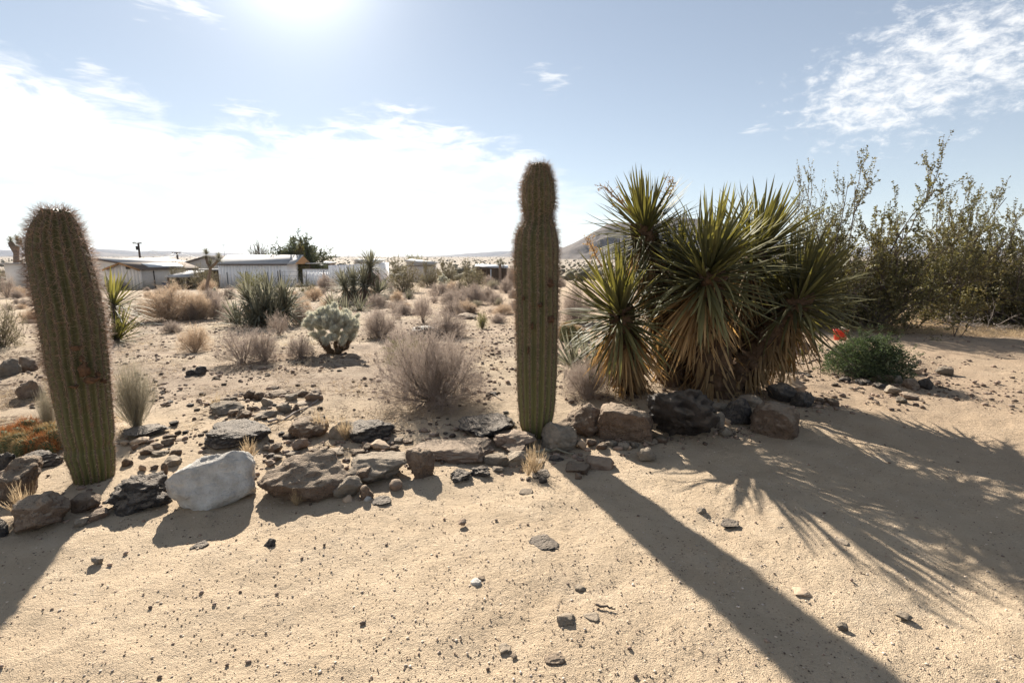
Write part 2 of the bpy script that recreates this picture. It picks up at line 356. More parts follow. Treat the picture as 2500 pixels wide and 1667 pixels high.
# ------------------------------------------------------------------ ground
def ground_mat():
    m = bpy.data.materials.new('desert sand'); m.use_nodes = True; n = m.node_tree; L = n.links.new; N = n.nodes.new
    b = n.nodes['Principled BSDF']; b.inputs['Roughness'].default_value = .95; b.inputs['Specular IOR Level'].default_value = .1
    g = N('ShaderNodeNewGeometry')
    def noise(s, d=6, r=.6):
        x = N('ShaderNodeTexNoise'); x.inputs['Scale'].default_value = s; x.inputs['Detail'].default_value = d; x.inputs['Roughness'].default_value = r; L(g.outputs['Position'], x.inputs['Vector']); return x.outputs[0]
    def mr(v, a, b_, c=0, d=1):
        x = N('ShaderNodeMapRange'); L(v, x.inputs[0]); x.inputs[1].default_value = a; x.inputs[2].default_value = b_; x.inputs[3].default_value = c; x.inputs[4].default_value = d; return x.outputs[0]
    def mix(f, a, b_, bt='MIX'):
        x = N('ShaderNodeMix'); x.data_type = 'RGBA'; x.blend_type = bt
        if isinstance(f, float): x.inputs[0].default_value = f
        else: L(f, x.inputs[0])
        for i, v in ((6, a), (7, b_)):
            if isinstance(v, tuple): x.inputs[i].default_value = (*v, 1)
            else: L(v, x.inputs[i])
        return x.outputs[2]
    def mth(op, a, b_=0.):
        x = N('ShaderNodeMath'); x.operation = op
        for i, v in enumerate((a, b_)):
            if isinstance(v, (int, float)): x.inputs[i].default_value = v
            else: L(v, x.inputs[i])
        return x.outputs[0]
    ln = N('ShaderNodeVectorMath'); ln.operation = 'LENGTH'; L(g.outputs['Position'], ln.inputs[0]); dist = ln.outputs['Value']
    sp = N('ShaderNodeSeparateXYZ'); L(g.outputs['Position'], sp.inputs[0])
    c = mix(mr(noise(.7, 4), .35, .65), (.55, .43, .30), (.475, .365, .25))
    c = mix(mr(noise(6, 5), .4, .75, 0, .55), c, (.62, .49, .35))
    # behind the stone border: greyer, dirtier soil
    back = mr(mth('ADD', sp.outputs[1], mth('MULTIPLY', noise(1.2, 4), 1.2)), 5.0, 6.2)
    soil = mix(mr(noise(2.2, 7, .7), .38, .62), (.40, .31, .23), (.25, .19, .14))
    soil = mix(mr(noise(.25, 3), .45, .65), soil, (.46, .37, .255))
    c = mix(back, c, soil)
    # brown organic soil patches
    c = mix(mr(noise(1.1, 5, .65), .60, .74, 0, .55), c, (.24, .165, .105))
    c = mix(mr(noise(.45, 5, .7), .42, .7, 0, .35), c, (.40, .29, .19))
    c = mix(mr(noise(2.7, 6, .7), .5, .8, 0, .4), c, (.62, .52, .40))
    c = mix(mr(mth('ADD', mth('ADD', sp.outputs[0], mth('MULTIPLY', sp.outputs[1], .35)), mth('MULTIPLY', noise(.8, 4), 2.2)), 4.2, 6.2, 0, .6), c, (.40, .29, .195))
    # grit
    v = N('ShaderNodeTexVoronoi'); v.inputs['Scale'].default_value = 55; L(g.outputs['Position'], v.inputs['Vector'])
    spk = mth('MULTIPLY', mr(v.outputs['Distance'], .30, .12), mr(noise(9, 3), .50, .62))
    c = mix(mth('MULTIPLY', spk, .75), c, (.15, .11, .085))
    v2 = N('ShaderNodeTexVoronoi'); v2.inputs['Scale'].default_value = 190; L(g.outputs['Position'], v2.inputs['Vector'])
    c = mix(mth('MULTIPLY', v2.outputs['Color'], .30), c, mix(.5, c, (.20, .14, .09)))
    far = mr(dist, 60, 200)
    vf = N('ShaderNodeTexVoronoi'); vf.inputs['Scale'].default_value = .16; L(g.outputs['Position'], vf.inputs['Vector'])
    fs = mth('MULTIPLY', mr(vf.outputs['Distance'], .5, .2), far)
    c = mix(far, c, (.32, .26, .20)); c = mix(mth('MULTIPLY', fs, .8), c, (.12, .11, .08))
    L(c, b.inputs['Base Color'])
    bh = mth('ADD', mth('MULTIPLY', noise(75, 5, .75), .9), mth('MULTIPLY', noise(16, 6, .6), 1.6))
    bh = mth('ADD', bh, mth('MULTIPLY', mr(v2.outputs['Distance'], .0, .5), -.35))
    # faint tyre tread marks pressed in the drive
    for (ang_, off, wd) in ((.62, .9, .16), (.50, 2.4, .15), (-.25, -2.3, .14)):
        rt = N('ShaderNodeMapping'); rt.vector_type = 'POINT'; rt.inputs['Rotation'].default_value = (0, 0, ang_); L(g.outputs['Position'], rt.inputs['Vector'])
        sr = N('ShaderNodeSeparateXYZ'); L(rt.outputs[0], sr.inputs[0])
        acr = mth('ABSOLUTE', mth('SUBTRACT', mth('ADD', sr.outputs[1], mth('MULTIPLY', noise(.5, 2), .5)), off + 1.2)); band = mr(acr, wd, wd * .8)
        rip = mth('MULTIPLY', mth('SINE', mth('MULTIPLY', mth('ADD', sr.outputs[0], mth('MULTIPLY', acr, .6)), 150.)), mr(noise(1.7, 4), .42, .6))
        bh = mth('ADD', bh, mth('MULTIPLY', mth('MULTIPLY', rip, band), mth('SUBTRACT', .07, mth('MULTIPLY', back, .07))))
    bn = N('ShaderNodeBump'); bn.inputs['Strength'].default_value = .8; bn.inputs['Distance'].default_value = .02; L(bh, bn.inputs['Height']); L(bn.outputs[0], b.inputs['Normal'])
    return m
nr = 560
rad = np.concatenate([[0.], np.geomspace(.5, 5800, nr)])
azs = np.concatenate([np.linspace(-62, 62, 420), np.linspace(62, 298, 60)[1:-1]]) * math.pi / 180
RR, AA = np.meshgrid(rad, azs, indexing='ij')
X = RR * np.sin(AA); Y = RR * np.cos(AA); Z = hgt(X, Y, True)
na = len(azs); idx = np.arange(len(rad) * na).reshape(len(rad), na); nx = np.roll(idx, -1, 1)
Q = np.stack([idx[:-1], idx[1:], nx[1:], nx[:-1]], -1).reshape(-1, 4)
g = MB(); g.add(np.stack([X, Y, Z], -1).reshape(-1, 3), Q)
obj('ground', g.mesh('ground', ground_mat(), True), kind='structure')
def HF(x, y): return float(hgt(x, y, True))

# ------------------------------------------------------------------ mountains
def ridge(name, D, depth, pts, mat, amp, seed, n=260, rows=26):
    pts = sorted(azel(*p) for p in pts); A = np.array([p[0] for p in pts]); E = np.array([p[1] for p in pts])
    a = np.linspace(A[0], A[-1], n); e = np.interp(a, A, E)
    v = np.linspace(0, 1, rows); V = []
    for k, t in enumerate(v):
        d = D - depth / 2 + depth * t
        x = d * np.sin(np.radians(a)); y = d * np.cos(np.radians(a))
        crest = EYE + D * np.tan(np.radians(e)) / 1.0
        prof = np.sin(math.pi * t) ** 1.3
        base = hgt(x, y)
        q = np.stack([x, y, np.zeros_like(x)], -1)
        nn = fbm(q / (depth * .22), 5, seed)
        gul = -np.abs(fbm(q / (depth * .12), 4, seed + 5))
        hh = np.maximum(crest - base, 0)
        z = base - 3 + (hh + 3) * np.clip(prof * (1 + amp * .5 * nn * (1 - prof * .7)) + amp * gul * prof * (1 - prof) * 1.6, 0, 1.15)
        V.append(np.stack([x, y, z], -1))
    V = np.stack(V); idx = np.arange(rows * n).reshape(rows, n)
    Q = np.stack([idx[:-1, :-1], idx[:-1, 1:], idx[1:, 1:], idx[1:, :-1]], -1).reshape(-1, 4)
    mb = MB(); mb.add(V.reshape(-1, 3), Q); return obj(name, mb.mesh(name, mat, True), kind='structure')
mh = pmat('mountain slope', (.15, .12, .11), (.08, .07, .065), .02, bump=1., bscale=.05, bdist=8, detail=10)
mh2 = pmat('near hill slope', (.14, .105, .085), (.055, .045, .038), .12, bump=1., bscale=.25, bdist=2, detail=12)
ridge('far_mountains', 5200, 700, [(-400, 612), (-200, 606), (0, 610), (80, 614), (150, 612), (240, 608), (300, 611), (340, 615), (370, 612), (420, 613), (460, 616), (520, 617), (600, 620), (700, 624), (800, 626), (950, 627), (1080, 624), (1150, 618), (1210, 614), (1260, 613), (1300, 609), (1400, 606), (1700, 610), (2100, 604), (2160, 600), (2220, 604), (2330, 612), (2500, 611), (2800, 614)], mh, .2, 3, 420)
ridge('distant_hills', 3000, 620, [(-400, 626), (-100, 622), (0, 625), (120, 622), (200, 618), (235, 614), (280, 619), (315, 624), (335, 622), (365, 620), (395, 622), (410, 619), (435, 623), (470, 620), (500, 622), (560, 628), (780, 629), (800, 624), (815, 625), (835, 628), (850, 624), (870, 627), (900, 630), (1180, 629), (1230, 621), (1265, 614), (1350, 606), (1450, 600), (1560, 612), (1900, 627), (2250, 622), (2330, 616), (2400, 611), (2460, 607), (2560, 604), (2800, 610)], mh, .3, 9, 420)
ridge('dark_hill', 1150, 420, [(1290, 628), (1340, 618), (1375, 606), (1410, 590), (1450, 567), (1484, 549), (1520, 542), (1600, 538), (1660, 534), (1720, 537), (1800, 560), (1870, 585), (1930, 606), (2000, 622), (2080, 632)], mh2, .35, 15, 260, 40)

# ------------------------------------------------------------------ far scrub (uncountable) on the plain
def ico(level):
    bm = bmesh.new(); bmesh.ops.create_icosphere(bm, subdivisions=level, radius=1)
    V = np.array([v.co[:] for v in bm.verts]); F_ = np.array([[v.index for v in f.verts] for f in bm.faces]); bm.free(); return V, F_
OCT = (np.array([[1, 0, 0], [-1, 0, 0], [0, 1, 0], [0, -1, 0], [0, 0, 1], [0, 0, -1.]]), np.array([[0, 2, 4], [2, 1, 4], [1, 3, 4], [3, 0, 4], [2, 0, 5], [1, 2, 5], [3, 1, 5], [0, 3, 5]]))
ICO = {l: ico(l) for l in (1, 2, 3, 4, 5)}
def scatter_blobs(mb, n, rmin, rmax, a0, a1, smin, smax, flat, level=1, jag=.35, sink=.2, pw=1., fine=False, filt=None):
    V0, F0 = ICO[level] if level else OCT
    a = np.radians(rng.uniform(a0, a1, n)); r = rmin * (rmax / rmin) ** (rng.uniform(0, 1, n) ** pw)
    x = r * np.sin(a); y = r * np.cos(a)
    if filt is not None:
        k = filt(x, y); x, y = x[k], y[k]; n = len(x)
    s = smin * (smax / smin) ** (rng.uniform(0, 1, n) ** 1.8)
    z = hgt(x, y, fine)
    V = V0[None] * (1 + jag * rng.uniform(-1, 1, (n, len(V0), 1))) * s[:, None, None] * np.stack([rng.uniform(.7, 1.3, n), rng.uniform(.7, 1.3, n), np.full(n, flat) * rng.uniform(.7, 1.2, n)], -1)[:, None, :]
    V = V + np.stack([x, y, z + s * flat * (1 - sink)], -1)[:, None, :]
    F_ = (F0[None] + (np.arange(n) * len(V0))[:, None, None]).reshape(-1, 3)
    mb.add(V.reshape(-1, 3), F_, np.repeat(rng.uniform(0, 1, n), len(V0)))
mb = MB()
scatter_blobs(mb, 9000, 75, 2400, -58, 58, .4, 1.5, .75, pw=.75)
obj('far_scrub', mb.mesh('far_scrub', pmat('far scrub', (.13, .12, .075), (.22, .18, .12), .05, tint=.5)), kind='stuff', label='specks of desert scrub covering the far plain')

# ------------------------------------------------------------------ pebbles
mb = MB(); scatter_blobs(mb, 26000, 1.3, 7, -60, 60, .0012, .005, .7, level=0, jag=.25, sink=.15, pw=.9, fine=True)
scatter_blobs(mb, 420, 1.4, 6, -60, 60, .004, .012, .7, jag=.25, sink=.25, fine=True)
obj('gravel', mb.mesh('gravel', M['pebble']), kind='stuff', label='small dark gravel strewn over the sandy drive')
mb = MB(); scatter_blobs(mb, 9000, 1.3, 7, -60, 60, .0018, .008, .5, level=0, jag=.25, sink=.2, pw=.9, fine=True)
obj('pale_gravel', mb.mesh('pale_gravel', M['pebble_pale']), kind='stuff', label='pale flat pebbles half sunk in the sand')
mb = MB()
clump = lambda x, y: (y + .1 * x > 4.6) & (fbm(np.stack([x, y, 0 * x], -1) * .9, 3, 77) + rng.uniform(-.5, .5, len(x)) > 0)
scatter_blobs(mb, 34000, 4.2, 30, -58, 58, .006, .034, .6, jag=.3, sink=.3, pw=.8, fine=True, filt=clump)
obj('desert_gravel', mb.mesh('desert_gravel', M['pebble']), kind='stuff', label='brown stones and clods littering the desert soil behind the border')

# ------------------------------------------------------------------ rocks
def rock_verts(level, seed, k=2.6, cuts=14, lump=.14, rough=.05, rot=0., cutmin=.56):
    r = np.random.default_rng(seed); V, F_ = ICO[level]; p = V.copy()
    p = p / (np.sum(np.abs(p) ** k, 1, keepdims=True) ** (1 / k))
    for _ in range(cuts):
        n_ = nrm(r.normal(size=3)); d = r.uniform(cutmin, .95)
        e = np.maximum(p @ n_ - d, 0); p = p - e[:, None] * n_[None] * .92
    n_ = nrm(p)
    o = r.uniform(0, 50, 3)
    p = p * (1 + lump * fbm(n_ * 1.4 + o, 3, seed)[:, None])
    p = p + n_ * (rough * fbm(p * 5 + o, 4, seed + 3) + rough * .5 * -np.abs(fbm(p * 11 + o, 3, seed + 9)))[:, None]
    if rot:
        c, s = math.cos(rot), math.sin(rot); p = np.stack([p[:, 0] * c - p[:, 2] * s, p[:, 1], p[:, 0] * s + p[:, 2] * c], 1)
    lo, hi = p.min(0), p.max(0); p = (p - lo) / (hi - lo) - .5
    return p, F_
RSEED = [100]
def rock(x0, x1, y0, y1, mat, label, dep=.8, name='boulder', cat='rock', group=None, rot=0., lv=None, **k):
    cx = (x0 + x1) / 2; c = gp(cx, y1); z = zc(c); w = (x1 - x0) / F_PX * z / math.hypot(1, (cx - CX) / F_PX) * 1.1; D = w * min(1.15, dep * 1.25); k.setdefault('k', 3.1)
    dirv = Vector((c.x, c.y, 0)).normalized()
    cen = Vector((c.x, c.y, 0)) + dirv * D * .42
    gz = H(cen.x, cen.y); top = P(cx, y0, cen.y + .28 * D).z
    h = max(top - gz, w * .15); sink = .3 * h
    RSEED[0] += 1
    wpx = x1 - x0; lv = lv or (5 if wpx > 85 else 4 if wpx > 34 else 3)
    if 'rough' not in k: k['rough'] = .09 if mat in ('rock_dark', 'rock_black') else .07
    p, F_ = rock_verts(lv, RSEED[0] * 7 + 1, rot=rot, **k)
    p = p * np.array([w, D, h + sink]) ; p[:, 2] += (h + sink) / 2 - sink
    mb = MB(); mb.add(p, F_)
    o = obj(name, mb.mesh(name, M[mat], True), M=Matrix.Translation((cen.x, cen.y, gz)) @ Matrix.Rotation(-math.atan2(dirv.x, dirv.y), 4, 'Z'))
    return tagit(o, label, cat, group)
BR, PK, DK, BK, GY, TN = 'rock_brown', 'rock_pink', 'rock_dark', 'rock_black', 'rock_grey', 'rock_tan'
GB = 'boulders edging the sandy drive'
rock(-20, 118, 1108, 1225, BR, 'big rounded grey brown boulder at the left edge, left of the fat cactus', 1, group=GB, rot=-.2)
rock(-14, 42, 1098, 1150, DK, 'dark stone tucked behind the big boulder at the left edge', 1, group=GB)
rock(58, 158, 1092, 1146, DK, 'rough black lava rock directly below the orange spined cacti', .9, group=GB)
rock(42, 178, 1200, 1296, BR, 'low brown rock lying in the shade of the fat left cactus', .8, group=GB)
rock(-30, 22, 1262, 1312, DK, 'dark stone cut by the left edge on the shaded sand', .9, group=GB)
rock(178, 250, 1200, 1254, BR, 'wedge shaped brown rock at the foot of the fat left cactus', .8, group=GB, cuts=14, lump=.1, cutmin=.5)
rock(218, 266, 1238, 1272, PK, 'small pinkish stone before the pitted lava rock', .8, name='stone', group=GB)
rock(180, 222, 1258, 1284, GY, 'small grey stone lying in front of the wedge shaped rock', .8, name='stone', group=GB)
rock(262, 425, 1148, 1254, DK, 'pitted black lava rock between fat cactus and white boulder', .85, group=GB, lump=.3, rough=.12)
rock(422, 632, 1085, 1238, 'rock_white', 'large white boulder standing out in the stone border', .7, group=GB, k=2.9, cuts=20, lump=.1, rough=.05, cutmin=.62, rot=.25)
rock(505, 662, 1024, 1094, DK, 'flat black lava boulder right behind the white boulder', .9, group=GB, cuts=12)
rock(306, 420, 1037, 1068, DK, 'low black lava slab right of the fat cactus, below the grey green broom bush', .8, group=GB)
rock(638, 864, 1102, 1230, BR, 'long brown boulder right of the white boulder, higher at its right end', .55, group=GB, rot=.34, cuts=10)
rock(857, 995, 1096, 1180, GY, 'smooth grey brown boulder with a curved top between two brown ones', .8, group=GB, rot=-.15)
rock(859, 914, 1138, 1186, BR, 'broken brown chunk leaning under the smooth grey brown boulder', .6, group=GB, cuts=14)
rock(815, 884, 1154, 1218, GY, 'grey wedge of rock in shade below the long brown boulder', .7, group=GB, rot=.5, cuts=13, cutmin=.5)
rock(994, 1062, 1088, 1168, BR, 'upright brown boulder at the left end of the long flat topped one', .8, group=GB)
rock(1018, 1206, 1068, 1134, PK, 'long flat topped pinkish boulder left of the tall cactus', .6, group=GB, k=3.2, cuts=8)
rock(1120, 1258, 1001, 1080, DK, 'dark grey boulder behind the long flat one, left of the tall cactus', .9, group=GB, cuts=12)
rock(1205, 1308, 1040, 1104, PK, 'sloping brown rock touching the left foot of the tall cactus', .8, group=GB, rot=.5)
rock(1222, 1298, 1073, 1116, PK, 'smaller brown rock in front of the sloping one at the tall cactus', .8, group=GB)
rock(1181, 1245, 1099, 1138, GY, 'olive grey block at the right end of the long flat topped boulder', .7, group=GB, k=3.5)
rock(1240, 1290, 1096, 1135, GY, 'pale grey block in front of the tall cactus', .8, group=GB, k=3.5)
rock(1322, 1410, 1028, 1104, GY, 'smooth dark rock touching the right foot of the tall cactus', .9, group=GB, cuts=6)
rock(1362, 1488, 970, 1064, BR, 'large brown boulder just right of the tall cactus', .75, group=GB, k=3, rot=-.3)
rock(1456, 1590, 977, 1080, BR, 'square brown boulder with a flat pale top beside the black boulder', .75, group=GB, k=4.0, cuts=5, lump=.1)
rock(1576, 1744, 930, 1084, BK, 'biggest black boulder in front of the many headed yucca', .85, group=GB, rot=-.25, cuts=9, rough=.16, lump=.3, k=2.4)
rock(1724, 1775, 978, 1012, GY, 'dark stone to the right of the biggest black boulder', .8, group=GB)
rock(1742, 1768, 1004, 1048, GY, 'narrow grey stone between black boulder and dark rounded rock', .8, group=GB, name='stone')
rock(1755, 1787, 1038, 1070, GY, 'small square stone low at the foot of the yucca bed', .8, group=GB, name='stone', k=4)
rock(1767, 1784, 1020, 1040, TN, 'tiny orange tan stone sitting on the yucca bed stones', .8, group=GB, name='stone', k=4)
rock(1760, 1832, 967, 1040, DK, 'dark rounded rock left of the hollowed red brown boulder', .8, group=GB)
rock(1802, 1860, 960, 992, GY, 'pale grey stone on top of the bed under the yucca', .8, group=GB, name='stone')
rock(1828, 1945, 973, 1072, BR, 'round red brown boulder with a hole, at the right of the yucca bed', .9, group=GB, cuts=4, k=2.2)
rock(1868, 1940, 931, 982, DK, 'dark rock leaning behind the hollowed red brown boulder', .8, group=GB)
rock(1888, 1967, 915, 964, TN, 'rusty orange boulder at the back right of the yucca bed', .8, group=GB, rot=-.4)
rock(1930, 1984, 950, 996, DK, 'dark rock lying right below the rusty orange boulder', .8, group=GB)
rock(1990, 2020, 970, 988, BR, 'small dark stone on the sand right of the yucca bed', .8, name='stone', group=GB)
rock(2010, 2048, 968, 993, BR, 'brown stone furthest right of the yucca bed', .8, name='stone', group=GB)
rock(1430, 1498, 1101, 1148, PK, 'pink topped brown rock alone before the tall cactus on its right', .9, group=GB)
rock(1382, 1438, 1126, 1162, BR, 'red brown rock in the shade at the foot of the tall cactus', .9, group=GB)
rock(708, 803, 1013, 1072, BR, 'round brown boulder behind the long brown one', .8, group=GB, k=2.2, cuts=4)
rock(805, 872, 1018, 1072, GY, 'grey rock with a flat face, second in the back row', .8, group=GB, cuts=14)
rock(855, 963, 1016, 1080, DK, 'dark grey domed boulder, third in the back row', .85, group=GB, cuts=5, k=2.2)
rock(714, 753, 1066, 1100, PK, 'small upright brown stone in front of the round brown boulder', .7, name='stone', group=GB)
rock(654, 690, 1078, 1106, BR, 'small rusty stone between white boulder and upright stone', .8, name='stone', group=GB)
rock(900, 952, 1070, 1100, TN, 'tan stone on top of the gap behind the smooth grey boulder', .8, name='stone', group=GB)
rock(893, 919, 1062, 1078, TN, 'small pale tan stone behind the tan one', .8, name='stone', group=GB)
rock(952, 982, 1166, 1200, PK, 'egg shaped brown stone on the sand before the smooth grey boulder', .9, name='stone', group=GB, cuts=3, k=2)
rock(880, 912, 1178, 1222, BR, 'knobbly upright brown stone below the broken chunk', .8, name='stone', group=GB)
rock(888, 907, 1207, 1225, 'rock_white', 'tiny white stone leaning on the knobbly brown stone', .8, name='stone', group=GB)
rock(910, 955, 1215, 1234, DK, 'flat dark stone on the sand right of the tiny white stone', .8, name='stone', group=GB)
rock(838, 861, 1207, 1228, TN, 'pale tan stone at the right foot of the long brown boulder', .8, name='stone', group=GB)
rock(1203, 1231, 1135, 1154, GY, 'pale grey stone on the sand left of the tall cactus foot', .8, name='stone', group=GB)
rock(1100, 1150, 1142, 1180, DK, 'crumbly dark lava lump in front of the long flat topped boulder', .9, name='stone', group=GB, rough=.16, lump=.4)
rock(1148, 1196, 1132, 1168, DK, 'second crumbly lava lump, right of its darker neighbour', .9, name='stone', group=GB, rough=.16, lump=.4)
rock(0, 54, 873, 920, GY, 'grey rock at the left edge behind the fat cactus', .9)
rock(48, 95, 868, 908, BR, 'brown rock beside the grey one, partly hidden by the fat cactus', .9)
rock(42, 114, 921, 976, BR, 'triangular brown rock left of the fat cactus', .9, rot=.5, cuts=13)
rock(1005, 1075, 792, 832, BK, 'black boulder behind the large grey dome shrub', .8)
rock(1125, 1162, 745, 768, BK, 'dark greenish boulder far back among the shrubs, left of the tall cactus', .9)
rock(1117, 1162, 763, 780, BR, 'flat slab right before the dark greenish boulder', .9)
rock(2058, 2126, 880, 924, DK, 'black lava rock below the green juniper', .8)
rock(2216, 2250, 897, 914, TN, 'orange tan stone right of the juniper', .8, name='stone')
rock(2283, 2326, 892, 916, GY, 'thin slab of stone lying right of the orange tan stone', .6, name='stone', rot=-.4)
# small stones by pile
ORD = 'leftmost,second,third,fourth,fifth,sixth,seventh,eighth,ninth,tenth,eleventh,twelfth,thirteenth,fourteenth,fifteenth,sixteenth,rightmost'.split(',')
COLN = {'rock_brown': 'brown', 'rock_pink': 'pinkish brown', 'rock_dark': 'dark', 'rock_grey': 'grey brown', 'rock_tan': 'tan', 'rock_black': 'black', 'rock_white': 'white'}
def pile(items, label, group):
    items = sorted(items)
    for i_, (a, b, c, d, m_) in enumerate(items):
        o_ = 'rightmost' if i_ == len(items) - 1 else ORD[i_] + ('' if i_ == 0 else ' from left')
        rock(a, b, c, d, m_, COLN[m_].split()[0] + ' stone, ' + o_ + ' ' + label, .85, name='stone', cat='stone', group=group)
pile([(517, 597, 975, 1010, GY), (533, 581, 964, 983, BR), (558, 584, 998, 1016, BR), (577, 616, 996, 1025, BR), (596, 623, 948, 974, BR), (621, 645, 955, 975, BR), (604, 622, 990, 1006, BR), (622, 677, 998, 1024, GY), (639, 667, 967, 995, GY), (698, 727, 958, 983, GY), (722, 757, 949, 971, BR), (746, 790, 947, 984, PK), (722, 763, 977, 993, GY), (713, 733, 984, 1007, BR), (676, 714, 980, 1010, GY), (648, 700, 950, 967, BR), (657, 682, 940, 952, BR)],
     'in the loose pile left of the grey dome shrub', 'stones in the loose pile')
pile([(318, 365, 1064, 1086, TN), (366, 400, 1077, 1096, PK), (395, 428, 1068, 1088, BR), (343, 376, 1088, 1113, BR), (299, 326, 1114, 1142, BR), (401, 446, 1110, 1139, GY), (373, 415, 1096, 1116, GY), (428, 455, 1066, 1076, TN), (415, 445, 1092, 1112, BR), (340, 358, 1132, 1150, TN), (368, 388, 1132, 1146, BR), (395, 412, 1128, 1160, BR), (320, 338, 1082, 1098, PK), (295, 316, 1074, 1086, TN)],
     'in the heap behind the white boulder', 'stones in the small heap')
pile([(640, 660, 1084, 1100, GY), (650, 672, 1104, 1122, DK), (668, 690, 1108, 1124, GY), (648, 672, 1120, 1138, PK), (755, 780, 1092, 1110, BR), (758, 788, 1106, 1122, BR), (778, 800, 1090, 1104, BR), (787, 840, 1098, 1112, GY), (856, 890, 1094, 1110, BR), (880, 908, 1080, 1100, BR), (962, 985, 1066, 1080, GY), (985, 1008, 1070, 1082, BR), (952, 976, 1084, 1100, BR), (697, 735, 1106, 1114, GY), (726, 750, 1110, 1124, DK)],
     'wedged behind the front row of boulders', 'stones behind the front row')
pile([(1407, 1432, 1069, 1094, TN), (1477, 1508, 1070, 1092, GY), (1507, 1536, 1078, 1098, GY), (1530, 1542, 1086, 1098, TN), (1536, 1560, 1074, 1094, GY), (1558, 1600, 1064, 1086, BR), (1590, 1606, 1070, 1084, GY), (1596, 1630, 1062, 1082, BR), (1455, 1482, 1076, 1100, BR), (1556, 1600, 1086, 1128, GY), (1432, 1456, 1068, 1088, BR), (1404, 1420, 1152, 1174, BR), (1300, 1330, 1120, 1140, GY), (1340, 1376, 1108, 1132, DK), (1300, 1345, 1150, 1168, DK), (1316, 1336, 1160, 1182, DK)],
     'below the boulders right of the tall cactus', 'stones below the right boulders')
pile([(1850, 1892, 834, 870, BR), (1888, 1920, 840, 872, PK), (1905, 1930, 823, 850, BR), (1925, 1950, 830, 852, GY), (1943, 1976, 832, 868, PK), (1930, 1962, 848, 872, PK), (1907, 1940, 862, 884, BR), (1840, 1868, 818, 840, BR), (1870, 1900, 818, 840, GY), (1848, 1876, 864, 880, DK), (1800, 1845, 846, 866, BR), (1822, 1850, 862, 880, DK)],
     'in the pile between yucca and juniper', 'stones between yucca and juniper')
pile([(2086, 2124, 924, 942, DK), (2124, 2156, 912, 934, BR), (2150, 2182, 912, 936, BR), (2176, 2204, 914, 940, GY), (2158, 2200, 938, 962, GY), (2200, 2246, 922, 954, BR), (2240, 2276, 918, 954, DK), (2204, 2226, 896, 912, GY), (2232, 2250, 876, 888, PK), (2212, 2236, 884, 898, GY), (2186, 2214, 966, 984, GY), (2048, 2078, 918, 934, DK), (2196, 2240, 956, 974, PK), (2246, 2262, 896, 908, BR), (2128, 2160, 932, 950, DK)],
     'in the row ringing the juniper', 'stones round the juniper')
# singles on the sand
for it in [(1292, 1364, 1316, 1350, DK, 'rugged dark stone alone on the sand left of the tall cactus shadow', .8), (1360, 1404, 1490, 1532, GY, 'grey faceted stone on the lower middle sand', .8), (1425, 1463, 1490, 1522, GY, 'flat grey stone just right of the faceted one', .8),
           (1330, 1380, 1592, 1622, BR, 'dark brown stone near the bottom middle of the sand', .6), (1150, 1174, 1408, 1430, 'rock_white', 'whitish round stone beside a small brown one on the sand', .9), (1168, 1184, 1404, 1418, BR, 'small brown stone touching the whitish round one', .9),
           (1403, 1430, 1424, 1444, GY, 'pair of small grey stones on the sand, the lighter', .8), (1120, 1138, 1264, 1282, PK, 'little brown stone on the sand below the border', .9), (646, 674, 1310, 1338, DK, 'black stone on the sand below the long brown boulder', .8),
           (465, 510, 1326, 1342, DK, 'low dark stone on the sand below the white boulder', .8), (1484, 1508, 1524, 1544, GY, 'pale sharp stone right of the flat grey stone', .8), (1522, 1550, 1574, 1590, 'rock_white', 'whitish flat stone near the bottom right of the middle', .8),
           (225, 256, 1352, 1374, GY, 'flat pale grey stone near the left shadow edge', .8), (1760, 1802, 1270, 1290, DK, 'leftmost dark clod between the two shadows', .9), (1872, 1926, 1282, 1308, DK, 'largest crumbled clod between the two shadows', .9), (1946, 1980, 1290, 1306, DK, 'third crumbled clod between the two shadows', .9),
           (1933, 1980, 1434, 1456, TN, 'pale leaf shaped stone on the sand at lower right', .7), (2035, 2070, 1312, 1328, GY, 'half buried stone at the edge of the yucca shadow', .8), (1700, 1724, 1236, 1256, GY, 'small pale stone between tall cactus shadow and clods', .7), (1268, 1300, 1196, 1208, GY, 'flat grey stone left of the start of the tall cactus shadow', .8),
           (2184, 2226, 1490, 1512, GY, 'flat grey stone low on the right', .7), (2040, 2070, 1514, 1536, GY, 'rounded grey stone low on the right', .7), (1218, 1246, 1574, 1592, GY, 'grey stone near the bottom middle', .8), (1248, 1262, 1592, 1606, BR, 'round brown pebble near the bottom middle', 1.),
           (470, 505, 892, 918, DK, 'black rock on the soil below the bare branched shrub', .8), (455, 480, 900, 920, DK, 'smaller black rock beside its twin below the bare branched shrub', .8)]:
    rock(*it, name='stone', cat='stone', rough=.07)
print('YS', gp(600, 701), [gp(x, 690).y for x in (300, 450, 800, 1000, 1200)])
